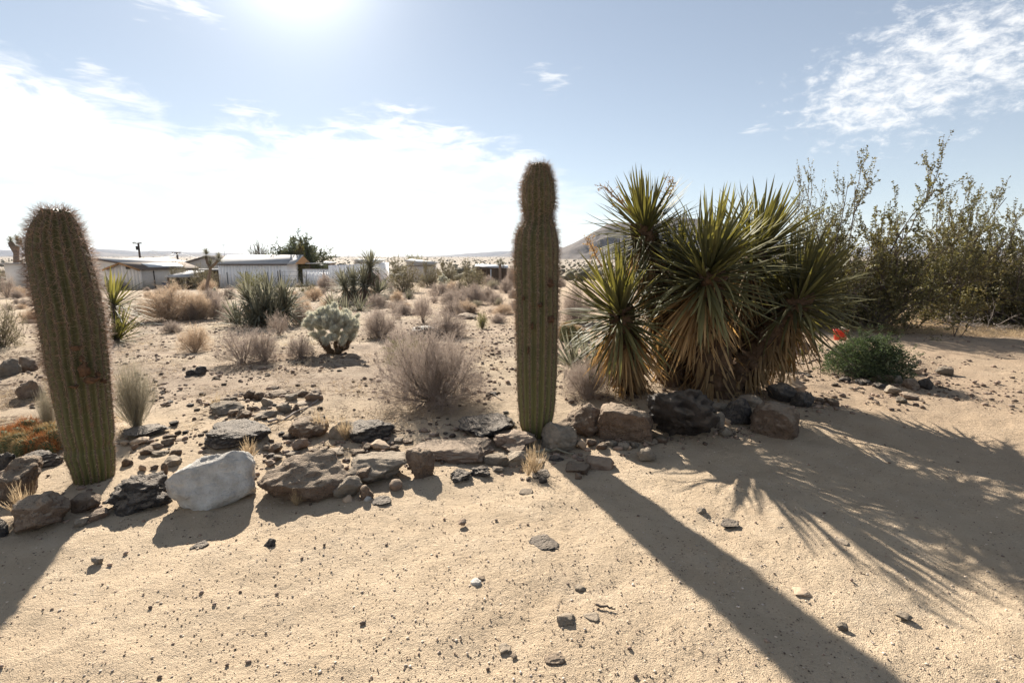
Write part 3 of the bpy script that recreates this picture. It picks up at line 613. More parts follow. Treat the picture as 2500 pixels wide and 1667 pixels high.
def rubble(paths, n, smin, smax, spread, label):
    V0, F0 = ICO[2]; mb = MB()
    for (pts) in paths:
        q = [gp(*p) for p in pts]; A = np.array([(p.x, p.y) for p in q]); t = rng.uniform(0, len(A) - 1.001, n); i = t.astype(int); f = (t - i)[:, None]
        xy = A[i] * (1 - f) + A[i + 1] * f + rng.normal(0, spread, (n, 2)); s = smin * (smax / smin) ** (rng.uniform(0, 1, n) ** 2); z = hgt(xy[:, 0], xy[:, 1], True)
        sc = np.stack([rng.uniform(.7, 1.3, n), rng.uniform(.7, 1.3, n), rng.uniform(.45, .8, n)], 1) * s[:, None]
        nz = 1 + .28 * vnoise(V0[None] * 1.7 + rng.uniform(0, 99, (n, 1, 3)), 4)[..., None]
        V = V0[None] * nz * sc[:, None, :] + np.stack([xy[:, 0], xy[:, 1], z + s * .3], 1)[:, None, :]
        mb.add(V.reshape(-1, 3), (F0[None] + (np.arange(n) * len(V0))[:, None, None]).reshape(-1, 3), np.repeat(rng.uniform(0, 1, n), len(V0)))
    obj('rubble', mb.mesh('rubble', M['pebble']), kind='stuff', label=label)
rubble([[(0, 1230), (230, 1250), (430, 1200), (640, 1150), (860, 1130), (1000, 1130), (1200, 1120), (1320, 1130)], [(290, 1080), (460, 1080), (660, 1090), (860, 1085), (1010, 1060), (1200, 1060)], [(1300, 1120), (1460, 1090), (1600, 1085), (1760, 1060), (1840, 1060), (1960, 1000), (2050, 985)]], 240, .008, .03, .11, 'loose rubble filling the gaps along the stone border')
rubble([[(2040, 930), (2120, 930), (2230, 940), (2290, 910)], [(1820, 880), (1900, 870), (1960, 880)], [(1480, 980), (1700, 990), (1880, 930)]], 110, .008, .03, .12, 'loose rubble round the juniper and under the yucca')
rubble([[(500, 1010), (620, 1010), (760, 990)], [(560, 970), (740, 960)]], 90, .008, .03, .12, 'loose rubble in the stone pile')
# scattered stones on the desert soil: shared meshes
STM = []
for k in range(8):
    p, F_ = rock_verts(2, 900 + k, cuts=10, lump=.2, rough=.05); mb = MB(); mb.add(p, F_); STM.append([mb.mesh('stone', M[m_], True) for m_ in (BR, DK, GY)])
cnt = 0
while cnt < 230:
    px, py = random.uniform(280, 1240), random.uniform(845, 1075)
    if random.random() < .35: px, py = random.uniform(1850, 2150), random.uniform(840, 960)
    c = gp(px, py); s = random.uniform(.03, .075) * (1.5 if random.random() < .12 else 1)
    ci = random.choice((0, 0, 0, 1, 2)); o = obj('stone', random.choice(STM)[ci], M=Matrix.Translation((c.x, c.y, HF(c.x, c.y) + s * .15)) @ Matrix.Rotation(random.uniform(0, 6.3), 4, 'Z') @ Matrix.Diagonal((s, s * random.uniform(.6, 1), s * random.uniform(.35, .6), 1)))
    tagit(o, ('fist sized' if s > .055 else 'small') + ' loose ' + ('brown', 'dark', 'grey')[ci] + ' stone on the soil ' + ('below the juniper' if px > 1800 else 'left of the tall cactus' if px > 900 else 'before the silver cholla' if px > 650 else 'behind the white boulder') + (', far part' if py < 930 else ''), 'stone', 'stones scattered behind the border'); cnt += 1

# ------------------------------------------------------------------ columnar cacti
def cactus(label, base, prof, nrib, spl, seed, sp_n, reddish):
    Y0 = base.y
    t = thing('columnar_cactus', base, label, 'cactus', 'ribbed columnar cacti in the stone border')
    prof = sorted(prof, key=lambda p: -p[0])
    pts = []
    for (py, xa, xb) in prof:
        c = P((xa + xb) / 2, py, Y0); r = (xb - xa) / 2 / F_PX * zc(c) / math.hypot(1, ((xa + xb) / 2 - CX) / F_PX) - .006; pts.append((c.z, c.x, r))
    pts = np.array(pts); zs = np.linspace(base.z - .06, pts[-1, 0], 190)
    cx = np.interp(zs, pts[:, 0], pts[:, 1]); rr = np.interp(zs, pts[:, 0], pts[:, 2])
    ker = np.ones(5) / 5
    rr = np.convolve(np.pad(rr, 2, 'edge'), ker, 'valid'); cx = np.convolve(np.pad(cx, 2, 'edge'), ker, 'valid')
    # domed tip
    rt = rr[-1]; kk = np.linspace(0, math.pi / 2, 10)[1:]
    zt = zs[-1] + rt * .45 * np.sin(kk); rtip = rt * np.cos(kk) ** .8; rtip[-1] = .004
    zs = np.concatenate([zs, zt]); cx = np.concatenate([cx, np.full(len(kk), cx[-1])]); rr = np.concatenate([rr, rtip])
    nseg = nrib * 8; th = np.arange(nseg) / nseg * 2 * math.pi
    ph = th * nrib
    prof_r = 1 - .21 * (1 - np.abs(np.cos(ph / 2)))
    # vertical pinches
    pin = 1 + .015 * vnoise(np.stack([zs * 5, 0 * zs, 0 * zs + seed], -1), seed)
    RRr = rr[:, None] * pin[:, None] * prof_r[None]
    nz = fbm(np.stack([np.cos(th)[None] * 3 + 0 * zs[:, None], np.sin(th)[None] * 3 + 0 * zs[:, None], zs[:, None] * 5 + 0 * th[None]], -1), 3, seed)
    RRr = RRr * (1 + .02 * nz)
    dep = .96
    V = np.stack([cx[:, None] + RRr * np.cos(th)[None], Y0 + RRr * np.sin(th)[None] * dep, zs[:, None] + 0 * RRr], -1)
    idx = np.arange(V.shape[0] * nseg).reshape(V.shape[0], nseg); nx_ = np.roll(idx, -1, 1)
    Q = np.stack([idx[:-1], nx_[:-1], nx_[1:], idx[1:]], -1).reshape(-1, 4)
    mb = MB(); crest = np.broadcast_to(np.abs(np.cos(ph / 2)) ** 6, RRr.shape)
    mb.add(V.reshape(-1, 3), Q, crest.ravel())
    wpart('ribbed_stem', mb.mesh('ribbed_stem', CACM, True), t)
    # spines
    r_ = np.random.default_rng(seed)
    step = .017; zz = np.arange(base.z + .02, zs[-1] - .003, step)
    SP = []; DR = []; LN = []
    a_ = np.arange(nrib) / nrib * 2 * math.pi
    Zg, Ag = np.meshgrid(zz, a_, indexing='ij'); Zg = Zg + r_.uniform(-.006, .006, Zg.shape); Ag = Ag + r_.uniform(-.02, .02, Ag.shape)
    Zg = Zg.ravel(); Ag = Ag.ravel()
    rg = np.interp(Zg, zs, rr); cg = np.interp(Zg, zs, cx)
    dr = -(np.interp(Zg + .01, zs, rr) - np.interp(Zg - .01, zs, rr)) / .02
    pos = np.stack([cg + rg * np.cos(Ag), Y0 + rg * np.sin(Ag) * dep, Zg], -1)
    Nn = nrm(np.stack([np.cos(Ag), np.sin(Ag), np.clip(dr, -1, 4)], -1))
    hf = (Zg - base.z) / (zs[-1] - base.z)
    k = sp_n; pos = np.repeat(pos, k, 0); Nn = np.repeat(Nn, k, 0); hf = np.repeat(hf, k)
    d = nrm(Nn * r_.uniform(.25, 1.2, (len(Nn), 1)) + nrm(r_.normal(size=Nn.shape)) * .8)
    keep = r_.uniform(0, 1, len(d)) < np.interp(hf, [0, .25, .45, 1], [.3, .5, 1, 1])
    pos, d, hf = pos[keep], d[keep], hf[keep]
    L = spl * r_.uniform(.5, 1.15, len(d)) * np.interp(hf, [0, .3, .6, 1], [.45, .6, 1, 1.15])
    d2 = nrm(d + .2 * r_.normal(size=d.shape))
    Pl = np.stack([pos, pos + d * L[:, None] * .55, pos + d * L[:, None] * .55 + d2 * L[:, None] * .45], 1)
    mb = MB(); tubes(mb, Pl, .0011, .0002, 3, r_.uniform(0, 1, len(d)))
    wpart('spines', mb.mesh('spines', M['spine_red'] if reddish else M['spine_brown'], False), t, kind='stuff')
    return t, (zs, cx, rr, Y0)
def cactus_mat():
    m = bpy.data.materials.new('cactus skin'); m.use_nodes = True; n = m.node_tree; L = n.links.new; N = n.nodes.new
    b = n.nodes['Principled BSDF']; b.inputs['Roughness'].default_value = .55; b.inputs['Specular IOR Level'].default_value = .3
    g = N('ShaderNodeNewGeometry'); no = N('ShaderNodeTexNoise'); no.inputs['Scale'].default_value = 5; no.inputs['Detail'].default_value = 6; L(g.outputs['Position'], no.inputs['Vector'])
    def mix(f, a, b_):
        x = N('ShaderNodeMix'); x.data_type = 'RGBA'; L(f, x.inputs[0])
        for i, v in ((6, a), (7, b_)):
            if isinstance(v, tuple): x.inputs[i].default_value = (*v, 1)
            else: L(v, x.inputs[i])
        return x.outputs[2]
    def mr(v, a, b_, c=0, d=1):
        x = N('ShaderNodeMapRange'); L(v, x.inputs[0]); x.inputs[1].default_value = a; x.inputs[2].default_value = b_; x.inputs[3].default_value = c; x.inputs[4].default_value = d; return x.outputs[0]
    sp = N('ShaderNodeSeparateXYZ'); L(g.outputs['Position'], sp.inputs[0])
    c = mix(mr(no.outputs[0], .35, .65), (.085, .085, .038), (.11, .10, .045))
    c = mix(mr(sp.outputs[2], .75, .2), c, (.145, .14, .055))
    at = N('ShaderNodeAttribute'); at.attribute_name = 'tint'
    c = mix(mr(at.outputs['Fac'], .3, .95), c, (.09, .06, .042))
    n2 = N('ShaderNodeTexNoise'); n2.inputs['Scale'].default_value = 9; n2.inputs['Detail'].default_value = 5; n2.inputs['Roughness'].default_value = .7; L(g.outputs['Position'], n2.inputs['Vector'])
    c = mix(mr(n2.outputs[0], .60, .70, 0, .8), c, (.13, .075, .045))
    L(c, b.inputs['Base Color'])
    bn = N('ShaderNodeBump'); bn.inputs['Strength'].default_value = .5; bn.inputs['Distance'].default_value = .01; L(n2.outputs[0], bn.inputs['Height']); L(bn.outputs[0], b.inputs['Normal'])
    return m
CACM = cactus_mat()
M['spine_red'] = pmat('reddish spines', (.52, .38, .29), (.38, .29, .23), 6, rough=.5, tint=.4, transl=.5, spec=.3)
M['spine_brown'] = pmat('brown spines', (.50, .38, .28), (.34, .26, .20), 6, rough=.5, tint=.4, transl=.45, spec=.3)
M['cork'] = pmat('corky scar', (.16, .09, .05), (.05, .03, .02), 30, bump=1, bscale=50, bdist=.02)
LB = gp(235, 1172)
lt, lc = cactus('fat leaning columnar cactus with reddish spines at the left', LB, [(1185, 180, 284), (1140, 168, 288), (1100, 152, 288), (1086, 158, 281), (1072, 149, 288), (1030, 138, 284), (950, 122, 279), (870, 103, 272), (800, 92, 268), (740, 80, 258), (680, 66, 246), (620, 56, 228), (575, 60, 212), (545, 70, 200), (525, 88, 182)], 18, .058, 5, 7, True)
CB = gp(1312, 1062)
ct, cc = cactus('tall slender columnar cactus with a pinched neck in the middle', CB, [(1075, 1280, 1338), (1030, 1266, 1350), (980, 1262, 1358), (900, 1259, 1361), (800, 1258, 1364), (700, 1256, 1365), (610, 1254, 1365), (580, 1256, 1363), (560, 1262, 1360), (538, 1277, 1352), (525, 1278, 1351), (500, 1271, 1357), (450, 1272, 1355), (420, 1285, 1346), (408, 1293, 1340)], 16, .05, 11, 9, False)
def scar(t, cinfo, px, py, wpx, hpx, seed):
    zs, cx, rr, Y0 = cinfo
    c = P(px, py, Y0); r = float(np.interp(c.z, zs, rr)); cxx = float(np.interp(c.z, zs, cx))
    dx = max(-.95, min(.95, (c.x - cxx) / r)); y = Y0 - r * math.sqrt(1 - dx * dx) * 1.0
    c = P(px, py, y); w = wpx / F_PX * zc(c); h = hpx / F_PX * zc(c)
    p, F_ = rock_verts(3, seed, cuts=3, lump=.5, rough=.2); p = p * np.array([w, .03, h]) + np.array([c.x, y + .002, c.z])
    mb = MB(); mb.add(p, F_); wpart('corky_scar', mb.mesh('corky_scar', M['cork'], True), t, label='dark corky scar across the ribs')
for i, s_ in enumerate([(203, 902, 34, 40), (222, 928, 46, 18), (148, 938, 40, 18), (180, 944, 30, 10), (252, 930, 16, 12), (185, 850, 26, 14), (238, 915, 14, 22), (200, 875, 12, 16)]): scar(lt, lc, *s_, 50 + i)
for i, s_ in enumerate([(1318, 745, 16, 14), (1343, 690, 26, 24), (1345, 780, 20, 22), (1278, 728, 7, 12), (1290, 855, 6, 20), (1300, 795, 6, 20)]): scar(ct, cc, *s_, 70 + i)

# ------------------------------------------------------------------ yuccas
def leaf_mesh(name, mat, droop, seed, wid=.062, twist=0., fold=.012, nseg=6):
    r_ = np.random.default_rng(seed); t = np.linspace(0, 1, nseg + 1)
    ang = droop * t; x = np.cumsum(np.sin(ang)) / nseg; z = np.cumsum(np.cos(ang)) / nseg; x -= x[0]; z -= z[0]
    w = wid / 2 * np.interp(t, [0, .12, .45, .8, 1], [.9, .75, 1, .6, .02])
    V = []
    for i in range(nseg + 1):
        tw = twist * t[i]; c, s = math.cos(tw), math.sin(tw)
        for (a, f) in ((-1, 0), (0, -fold), (1, 0)):
            yy, xx = a * w[i] * c, f * (w[i] / (wid / 2)) + a * w[i] * s
            V.append((x[i] + xx, yy, z[i]))
    V = np.array(V); idx = np.arange((nseg + 1) * 3).reshape(nseg + 1, 3)
    Q = np.concatenate([np.stack([idx[:-1, k], idx[:-1, k + 1], idx[1:, k + 1], idx[1:, k]], -1) for k in (0, 1)])
    mb = MB(); mb.add(V, Q, np.repeat(t, 3)); return mb.mesh(name, mat, True), V, Q
GL = [leaf_mesh('leaf', M['yucca'], d, i, wid=w_, fold=.014) for i, (d, w_) in enumerate([(.0, .050), (.15, .054), (.3, .048), (.5, .052), (-.15, .048), (.75, .046), (1.15, .044), (-.35, .044)])]
DL = [leaf_mesh('dead_leaf', M['dead_leaf'], d, 20 + i, wid=w_, twist=tw, fold=.006) for i, (d, w_, tw) in enumerate([(.1, .045, .5), (.35, .04, -.6), (-.25, .05, .9), (.6, .036, .3), (.0, .042, -1.2)])]
def frame_dir(pos, d, out, L, wscale=1.):
    """matrix with +Z along d and +X towards 'out' (droop side)"""
    z = Vector(d).normalized(); x = Vector(out) - z * Vector(out).dot(z)
    if x.length < 1e-4: x = Vector((1, 0, 0)) - z * z.x
    x.normalize(); y = z.cross(x)
    m_ = Matrix((x, y, z)).transposed().to_4x4(); m_ = Matrix.Translation(pos) @ m_ @ Matrix.Diagonal((L, L * wscale, L, 1)); return m_
def perp(ax):
    a = Vector(ax).normalized(); b = a.cross(Vector((0, 0, 1)))
    if b.length < .1: b = a.cross(Vector((1, 0, 0)))
    b.normalize(); return a, b, a.cross(b)
def rosette_mats(c, ax, n, L, th0, th1, grav=0., pw=1., back=.2):
    a, b, e = perp(ax); out = []
    for i in range(n):
        th = R(th0 + (th1 - th0) * ((i + random.random()) / n) ** pw + random.gauss(0, 5)); ph = i * 2.39996 + random.uniform(-.3, .3)
        rd = b * math.cos(ph) + e * math.sin(ph)
        d = a * math.cos(th) + rd * math.sin(th) + Vector((0, 0, -grav)); d.normalize()
        pos = Vector(c) - a * back * (i / n) + rd * random.uniform(.02, .05)
        l = L * random.uniform(.78, 1.12)
        out.append((pos, d, Vector((0, 0, -1)) * .6 + rd * .5, l))
    return out
def big_yucca():
    base = gp(1735, 975); base.y += .25; base.z = H(base.x, base.y)
    t = thing('yucca_tree', base, 'many headed old yucca with green crowns over brown dead skirts, right of the tall cactus', 'yucca')
    Yb = base.y
    heads = [  # px, py, depth offset, axis, green n, dead n, L, trunk foot px
        (1736, 650, -.25, (.12, -.35, .93), 300, 230, .72, (1735, 985, 0)),
        (1572, 548, .35, (-.12, .0, 1), 210, 150, .62, (1640, 985, .25)),
        (1512, 750, -.1, (-.22, -.25, .9), 230, 200, .68, (1545, 970, .1)),
        (1962, 715, .1, (.35, -.15, .9), 220, 160, .70, (1760, 950, .1)),
        (1655, 640, .4, (-.05, .0, 1), 150, 140, .56, (1690, 985, .3)),
        (1880, 740, .4, (.2, .1, .95), 130, 140, .56, (1780, 960, .3)),
        (1850, 610, .45, (.40, .15, .85), 230, 110, .74, (1745, 985, .3)),
    ]
    greens = []; deads = []
    for (px, py, dy, ax, ng, nd, L, ft) in heads:
        c = P(px, py, Yb + dy); f = P(ft[0], ft[1], Yb + ft[2]); f.z = H(f.x, f.y) - .05
        mid = (c + f) / 2; mid.z -= .05
        if abs(c.x - f.x) > .4: mid = f + (c - f) * .5 + Vector(((f.x - c.x) * .05, 0, -.12))
        mb = MB(); q = [np.array(f * (1 - s) ** 2 + mid * 2 * s * (1 - s) + c * s * s) for s in np.linspace(0, 1, 30)]
        q = np.array(q); big = px == 1736
        tubes(mb, q, .19 if big else .13, .11, 14)
        V = mb.V[0]; mb.V[0] = V + .045 * nrm(rng.normal(size=V.shape)) * 1
        wpart('trunk', mb.mesh('trunk', M['ytrunk'], True), t)
        greens += [(g_, 0) for g_ in rosette_mats(c, ax, ng, L, 3, 112, .03, .8, .22)]
        a_, b_, e_ = perp(ax)
        cd = Vector(c) - a_ * .2
        deads += rosette_mats(cd, ax, nd, L * .88, 105, 168, .55, .9, .30)
        # old shag further down the trunk
        for i in range(int(300 if big else 420 if px == 1962 else 220)):
            s = random.uniform(.12, .88); k = min(int(s * 29), 28); pp = Vector(q[k]) ; ph = random.uniform(0, 6.28); rd = Vector((math.cos(ph), math.sin(ph), 0))
            d = (rd * random.uniform(.15, .7) + Vector((0, 0, -1))).normalized()
            deads.append((pp + rd * (.12 if big else .08), d, rd, random.uniform(.16, .42)))
    random.shuffle(greens); random.shuffle(deads)
    greens.sort(key=lambda g_: g_[0][0].y + g_[0][1].y * .3)
    mass = MB()
    for i, (g_, _) in enumerate(greens):
        pos, d, out, l = g_; me, V, Q = random.choice(GL[:5] + GL[7:] if d.z > .3 else GL)
        m_ = frame_dir(pos, d, out, l, random.uniform(.85, 1.15))
        if i < 300: obj('leaf', me, t, m_)
        else:
            A = np.array(m_); mass.add(V @ A[:3, :3].T + A[:3, 3], Q, random.random())
    wpart('leaf_mass', mass.mesh('leaf_mass', M['yucca'], True), t, kind='stuff')
    deads.sort(key=lambda g_: g_[0].y - g_[3] * 1.2)
    mass = MB()
    for i, (pos, d, out, l) in enumerate(deads):
        me, V, Q = random.choice(DL); m_ = frame_dir(pos, d, out, l, random.uniform(.7, 1.1) * (2.0 if l < .42 else 1))
        if i < 300: obj('dead_leaf', me, t, m_)
        else:
            A = np.array(m_); mass.add(V @ A[:3, :3].T + A[:3, 3], Q, random.random())
    wpart('dead_leaf_mass', mass.mesh('dead_leaf_mass', M['dead_leaf'], True), t, kind='stuff')
    # dried flower stalks
    for (px, py, dy, tx, ty) in [(1540, 520, .2, 1478, 455), (1600, 510, .2, 1640, 448), (1470, 650, -.2, 1425, 590)]:
        a0 = np.array(P(px, py, Yb + dy)); a1 = np.array(P(tx, ty, Yb + dy - .1))
        st = grow(a0[None], (a1 - a0)[None], np.linalg.norm(a1 - a0) * 1.05, 8, .06, 0.)
        mb = MB(); tubes(mb, st, .007, .003, 5)
        s2, d2 = spawn(st, 34, .3, 1, 1.3); b_ = grow(s2, d2, rng.uniform(.04, .11, len(s2)), 3, .4); tubes(mb, b_, .0025, .001, 3)
        s3, d3 = spawn(b_, 6, .2, 1, 1.2); diamonds(mb, s3, d3, .016, .011)
        wpart('dry_flower_stalk', mb.mesh('dry_flower_stalk', M['dead_leaf']), t)
    return t
big_yucca()
def small_yucca(name, label, base, heads, Lf, ng, nd, cat='yucca', trunk=.05, mat='yucca_far', group=None, individual=False):
    t = thing(name, base, label, cat, group)
    gl = MB(); dl = MB(); tr = MB(); any_t = False
    Lf = Lf / F_PX * zc(base)
    if not individual: ng = int(ng * 1.7); nd = int(nd * 1.6)
    for (c, ax) in heads:
        f = Vector((base.x + (c.x - base.x) * .35, base.y + (c.y - base.y) * .4, base.z - .03))
        if (c - f).length > .08:
            q = np.array([f.lerp(c, s) for s in np.linspace(0, 1, 5)]); tubes(tr, q, trunk, trunk * .8, 8); any_t = True
        for i, (pos, d, out, l) in enumerate(rosette_mats(c, ax, ng, Lf, 3, 105, .02, .85, Lf * .25)):
            me, V, Q = random.choice(GL); m_ = frame_dir(pos, d, out, l, 1.0 if individual else 1.35)
            if individual: obj('leaf', me, t, m_)
            else: A = np.array(m_); gl.add(V @ A[:3, :3].T + A[:3, 3], Q, random.random())
        for (pos, d, out, l) in rosette_mats(c - Vector(ax).normalized() * Lf * .25, ax, nd, Lf * .8, 110, 165, .6, .9, Lf * .3):
            me, V, Q = random.choice(DL); A = np.array(frame_dir(pos, d, out, l)); dl.add(V @ A[:3, :3].T + A[:3, 3], Q, random.random())
    if any_t: wpart('trunk', tr.mesh('trunk', M['bark'], True), t)
    if gl.n: wpart('leaves', gl.mesh('leaves', M[mat], True), t, kind='stuff')
    if dl.n: wpart('dead_leaves', dl.mesh('dead_leaves', M['dead_far'], True), t, kind='stuff')
    return t
def hd(Y, *l): return [(P(px, py, Y + dy), (ax, 0 - .1, 1)) for (px, py, dy, ax) in l]
b = gp(286, 832)
small_yucca('yucca', 'two tiered green yucca half hidden behind the fat left cactus', b, [(P(276, 738, b.y + .2), (.3, -.2, 1)), (P(286, 822, b.y), (.5, -.2, 1))], 92, 85, 20, individual=True, mat='yucca')
b = gp(640, 795)
small_yucca('yucca', 'spreading clump of dusty green yuccas in front of the white shed', b, hd(b.y, (608, 728, 0, -.1), (645, 748, -.2, 0), (690, 724, .2, .15), (578, 785, -.1, -.3), (628, 765, -.3, -.1), (676, 768, -.2, .2), (700, 750, .1, .4), (655, 715, .4, 0), (618, 790, -.3, -.2), (662, 790, -.3, .1)), 62, 50, 40, trunk=.03)
b = gp(880, 742)
small_yucca('yucca', 'three headed yucca with brown skirts right of the white shed fence', b, hd(b.y, (840, 695, 0, -.2), (888, 686, 0, 0), (904, 648, .3, 0), (862, 690, .4, 0), (925, 712, .2, .5)), 48, 60, 60, trunk=.06)
b = gp(845, 760)
small_yucca('agave', 'low pale green rosette with upright leaves behind the silver cholla', b, [(P(845, 762, b.y), (0, -.1, 1)), (P(815, 758, b.y), (-.3, 0, 1)), (P(878, 758, b.y + .2), (.3, 0, 1))], 50, 42, 4, cat='agave')
b = gp(1000, 730)
small_yucca('yucca', 'small low yucca under the far green bush left of the tall cactus', b, [(P(998, 727, b.y), (0, 0, 1))], 26, 44, 10)
b = gp(1810, 925); b.y += .1
small_yucca('yucca_seedling', 'low dark green tuft of arching leaves under the big yucca right side', b, [(Vector((b.x, b.y, b.z + .06)), (.35, -.2, 1)), (Vector((b.x - .2, b.y, b.z + .06)), (0, -.2, 1))], 110, 36, 6, mat='yucca')
b = gp(1405, 905); b.y += .1
small_yucca('yucca_seedling', 'pale grassy tuft beside the brown skirts of the lowest yucca head', b, [(Vector((b.x, b.y, b.z + .02)), (-.3, -.1, 1)), (Vector((b.x + .25, b.y, b.z + .02)), (.1, -.1, 1))], 105, 42, 10)
# joshua tree
def joshua(label, base, stems, heads, L=.38, r=.15):
    t = thing('joshua_tree', base, label, 'joshua tree')
    for s in stems:
        mb = MB(); tubes(mb, np.array(s), r, r * .75, 9); mb.V[0] = mb.V[0] + .02 * rng.normal(size=mb.V[0].shape); wpart('trunk', mb.mesh('trunk', pmat('joshua bark', (.24, .18, .14), (.15, .115, .09), 8, bump=1, bscale=20), True), t)
    for c in heads:
        mb = MB()
        for (pos, d, out, l) in rosette_mats(c, (0, 0, 1), 120, L, 3, 120, 0, .8, L * .7):
            me, V, Q = random.choice(GL[:4]); A = np.array(frame_dir(pos, d, out, l, 1.6)); mb.add(V @ A[:3, :3].T + A[:3, 3], Q, random.random())
        wpart('leaf_head', mb.mesh('leaf_head', M['yucca_far'], True), t, kind='stuff')
b = gp(504, 716); Yj = b.y
joshua('forked joshua tree standing left of the white shed', b, [[b, P(507, 690, Yj), P(513, 665, Yj), P(513, 648, Yj)], [P(513, 652, Yj), P(506, 640, Yj), P(503, 626, Yj)], [P(514, 652, Yj), P(524, 645, Yj), P(531, 637, Yj)]], [P(503, 617, Yj), P(534, 627, Yj), P(514, 641, Yj)], .45, .13)
Yj = 62.; b = P(36, 690, Yj); b.z = H(b.x, b.y)
joshua('dark joshua tree behind the top of the fat left cactus', b, [[b, P(40, 640, Yj), P(40, 600, Yj)], [P(40, 615, Yj), P(30, 600, Yj), P(26, 592, Yj)]], [P(26, 588, Yj), P(42, 584, Yj), P(50, 592, Yj)], .7, .35)
Yj = 75.; b = P(349, 655, Yj); b.z = H(b.x, b.y)
joshua('small round headed joshua tree behind the tan roofed hut', b, [[b, P(349, 655, Yj), P(349, 640, Yj)]], [P(342, 636, Yj), P(350, 634, Yj), P(357, 639, Yj)], .45, .2)
Yj = 60.; b = P(1221, 670, Yj); b.z = H(b.x, b.y)
joshua('far joshua tree by the brown fence left of the tall cactus', b, [[b, P(1221, 655, Yj), P(1221, 645, Yj)]], [P(1216, 640, Yj), P(1223, 637, Yj), P(1228, 644, Yj)], .4, .2)

# ------------------------------------------------------------------ shrubs
def norm_shrub(parts, pr=96, pz=98.5):
    allp = np.concatenate([p.reshape(-1, 3) for p in parts]); r = np.percentile(np.hypot(allp[:, 0], allp[:, 1]), pr); z = np.percentile(allp[:, 2], pz)
    return [p * np.array([.5 / r, .5 / r, 1 / z]) for p in parts]
def dome_shrub(n0, n1, n2, w, mat, name, pw=.8, wob=.16, n3=0, stemw=3., zmin=.08, shell=0):
    d = hemi(n0, zmin, 1, pw); a = grow(np.stack([rng.normal(0, .03, n0), rng.normal(0, .03, n0), np.zeros(n0)], 1), d, rng.uniform(.5, .8, n0), 5, wob, .05)
    s, dd = spawn(a, n1, .2, 1, .8, .15); b = grow(s, dd, rng.uniform(.15, .32, len(s)), 3, .22, .05)
    s, dd = spawn(b, n2, .15, 1, .9, .15); c = grow(s, dd, rng.uniform(.06, .15, len(s)), 2, .25, .05)
    parts = [a, b, c]
    if n3:
        s, dd = spawn(c, n3, .1, 1, 1., .2); parts.append(grow(s, dd, rng.uniform(.025, .06, len(s)), 1, .2))
    parts = norm_shrub(parts)
    if shell:
        u = hemi(shell, 0., 1, .9) * (rng.uniform(.25, 1, (shell, 1)) ** .45); u = u * (1 + .34 * fbm(u * 2.4 + rng.uniform(0, 9), 3)[:, None]); p0 = u * np.array([.46, .46, .86]) + np.array([0, 0, .04])
        f_ = grow(p0, nrm(u + np.array([0, 0, .25]) + .45 * rng.normal(size=u.shape)), rng.uniform(.06, .15, shell), 2, .25)
        s_, d_ = spawn(f_, 2, .1, 1, .9, .1); f2 = grow(s_, d_, rng.uniform(.03, .07, len(s_)), 1, .2)
    mb = MB()
    if shell: ribbons(mb, f_, w, w * .5, rng.uniform(0, 1, shell)); ribbons(mb, f2, w * .8, w * .4, rng.uniform(.2, 1, len(f2)))
    tubes(mb, parts[0], w * stemw, w * 1.2, 4, rng.uniform(0, .4, n0)); ribbons(mb, parts[1], w * 1.5, w, rng.uniform(.1, .6, len(parts[1]))); ribbons(mb, parts[2], w, w * .6, rng.uniform(0, 1, len(parts[2])))
    if n3: ribbons(mb, parts[3], w * .9, w * .5, rng.uniform(.3, 1, len(parts[3])))
    return mb.mesh(name, mat)
def shell_leaves(lf, n, ls, sc=(1, 1, 1), zlo=.0, cl=.35, w=.6):
    u = hemi(n, -.15, 1, .85) * (rng.uniform(.1, 1, (n, 1)) ** .4); q = u * 3.2 + rng.uniform(0, 99, 3)
    k = fbm(q, 3, 5) > -cl; u = u[k]; u = u * (1 + .2 * fbm(u * 2.6 + rng.uniform(0, 9), 2)[:, None])
    p = (u * np.array([.48, .48, .9 - zlo]) + np.array([0, 0, .06 + zlo])) * np.array(sc); p[:, 2] = np.abs(p[:, 2])
    d = nrm(u + .9 * rng.normal(size=u.shape) + np.array([0, 0, .3])); diamonds(lf, p, d, ls * rng.uniform(.6, 1.4, len(u)), ls * w, rng.uniform(0, 1, len(u)))
def leafy_shrub(n0, n1, n2, nl, w, lsize, leafmat, name, zmin=.45, lean=(0, 0), wob=.1, pw=.9, tmin=.35, shell=0):
    d = hemi(n0, zmin, 1, pw) + np.array([lean[0], lean[1], 0]); a = grow(np.stack([rng.normal(0, .03, n0), rng.normal(0, .03, n0), np.zeros(n0)], 1), d, rng.uniform(.55, 1.1, n0), 8, wob, .0)
    s, dd = spawn(a, n1, .15, .97, 1., .08); b = grow(s, dd, rng.uniform(.12, .34, len(s)), 5, .22, .03)
    s, dd = spawn(b, n2, .2, 1, .7, .2); c = grow(s, dd, rng.uniform(.05, .14, len(s)), 3, .2, .05)
    parts = norm_shrub([a, b, c], 97.5, 99.7)
    st = MB(); tubes(st, parts[0], w * 3, w, 5, rng.uniform(0, 1, n0)); tubes(st, parts[1], w * 1.1, w * .4, 3, .5); ribbons(st, parts[2], w * .7, w * .4, .5)
    s, dd = spawn(parts[2], nl, .1, 1, 1.2, .1)
    lf = MB(); diamonds(lf, s, dd, lsize * rng.uniform(.6, 1.3, len(s)), lsize * .6, rng.uniform(0, 1, len(s)))
    if shell: shell_leaves(lf, shell if lsize > .015 else int(shell * .8), lsize, (1, 1, 1) if lsize > .015 else (.86, .86, .74), cl=.15 if lsize > .015 else -.15)
    return st.mesh(name + '_stems', M['creo_stem']), lf.mesh(name + '_leaves', leafmat)
SH = {}
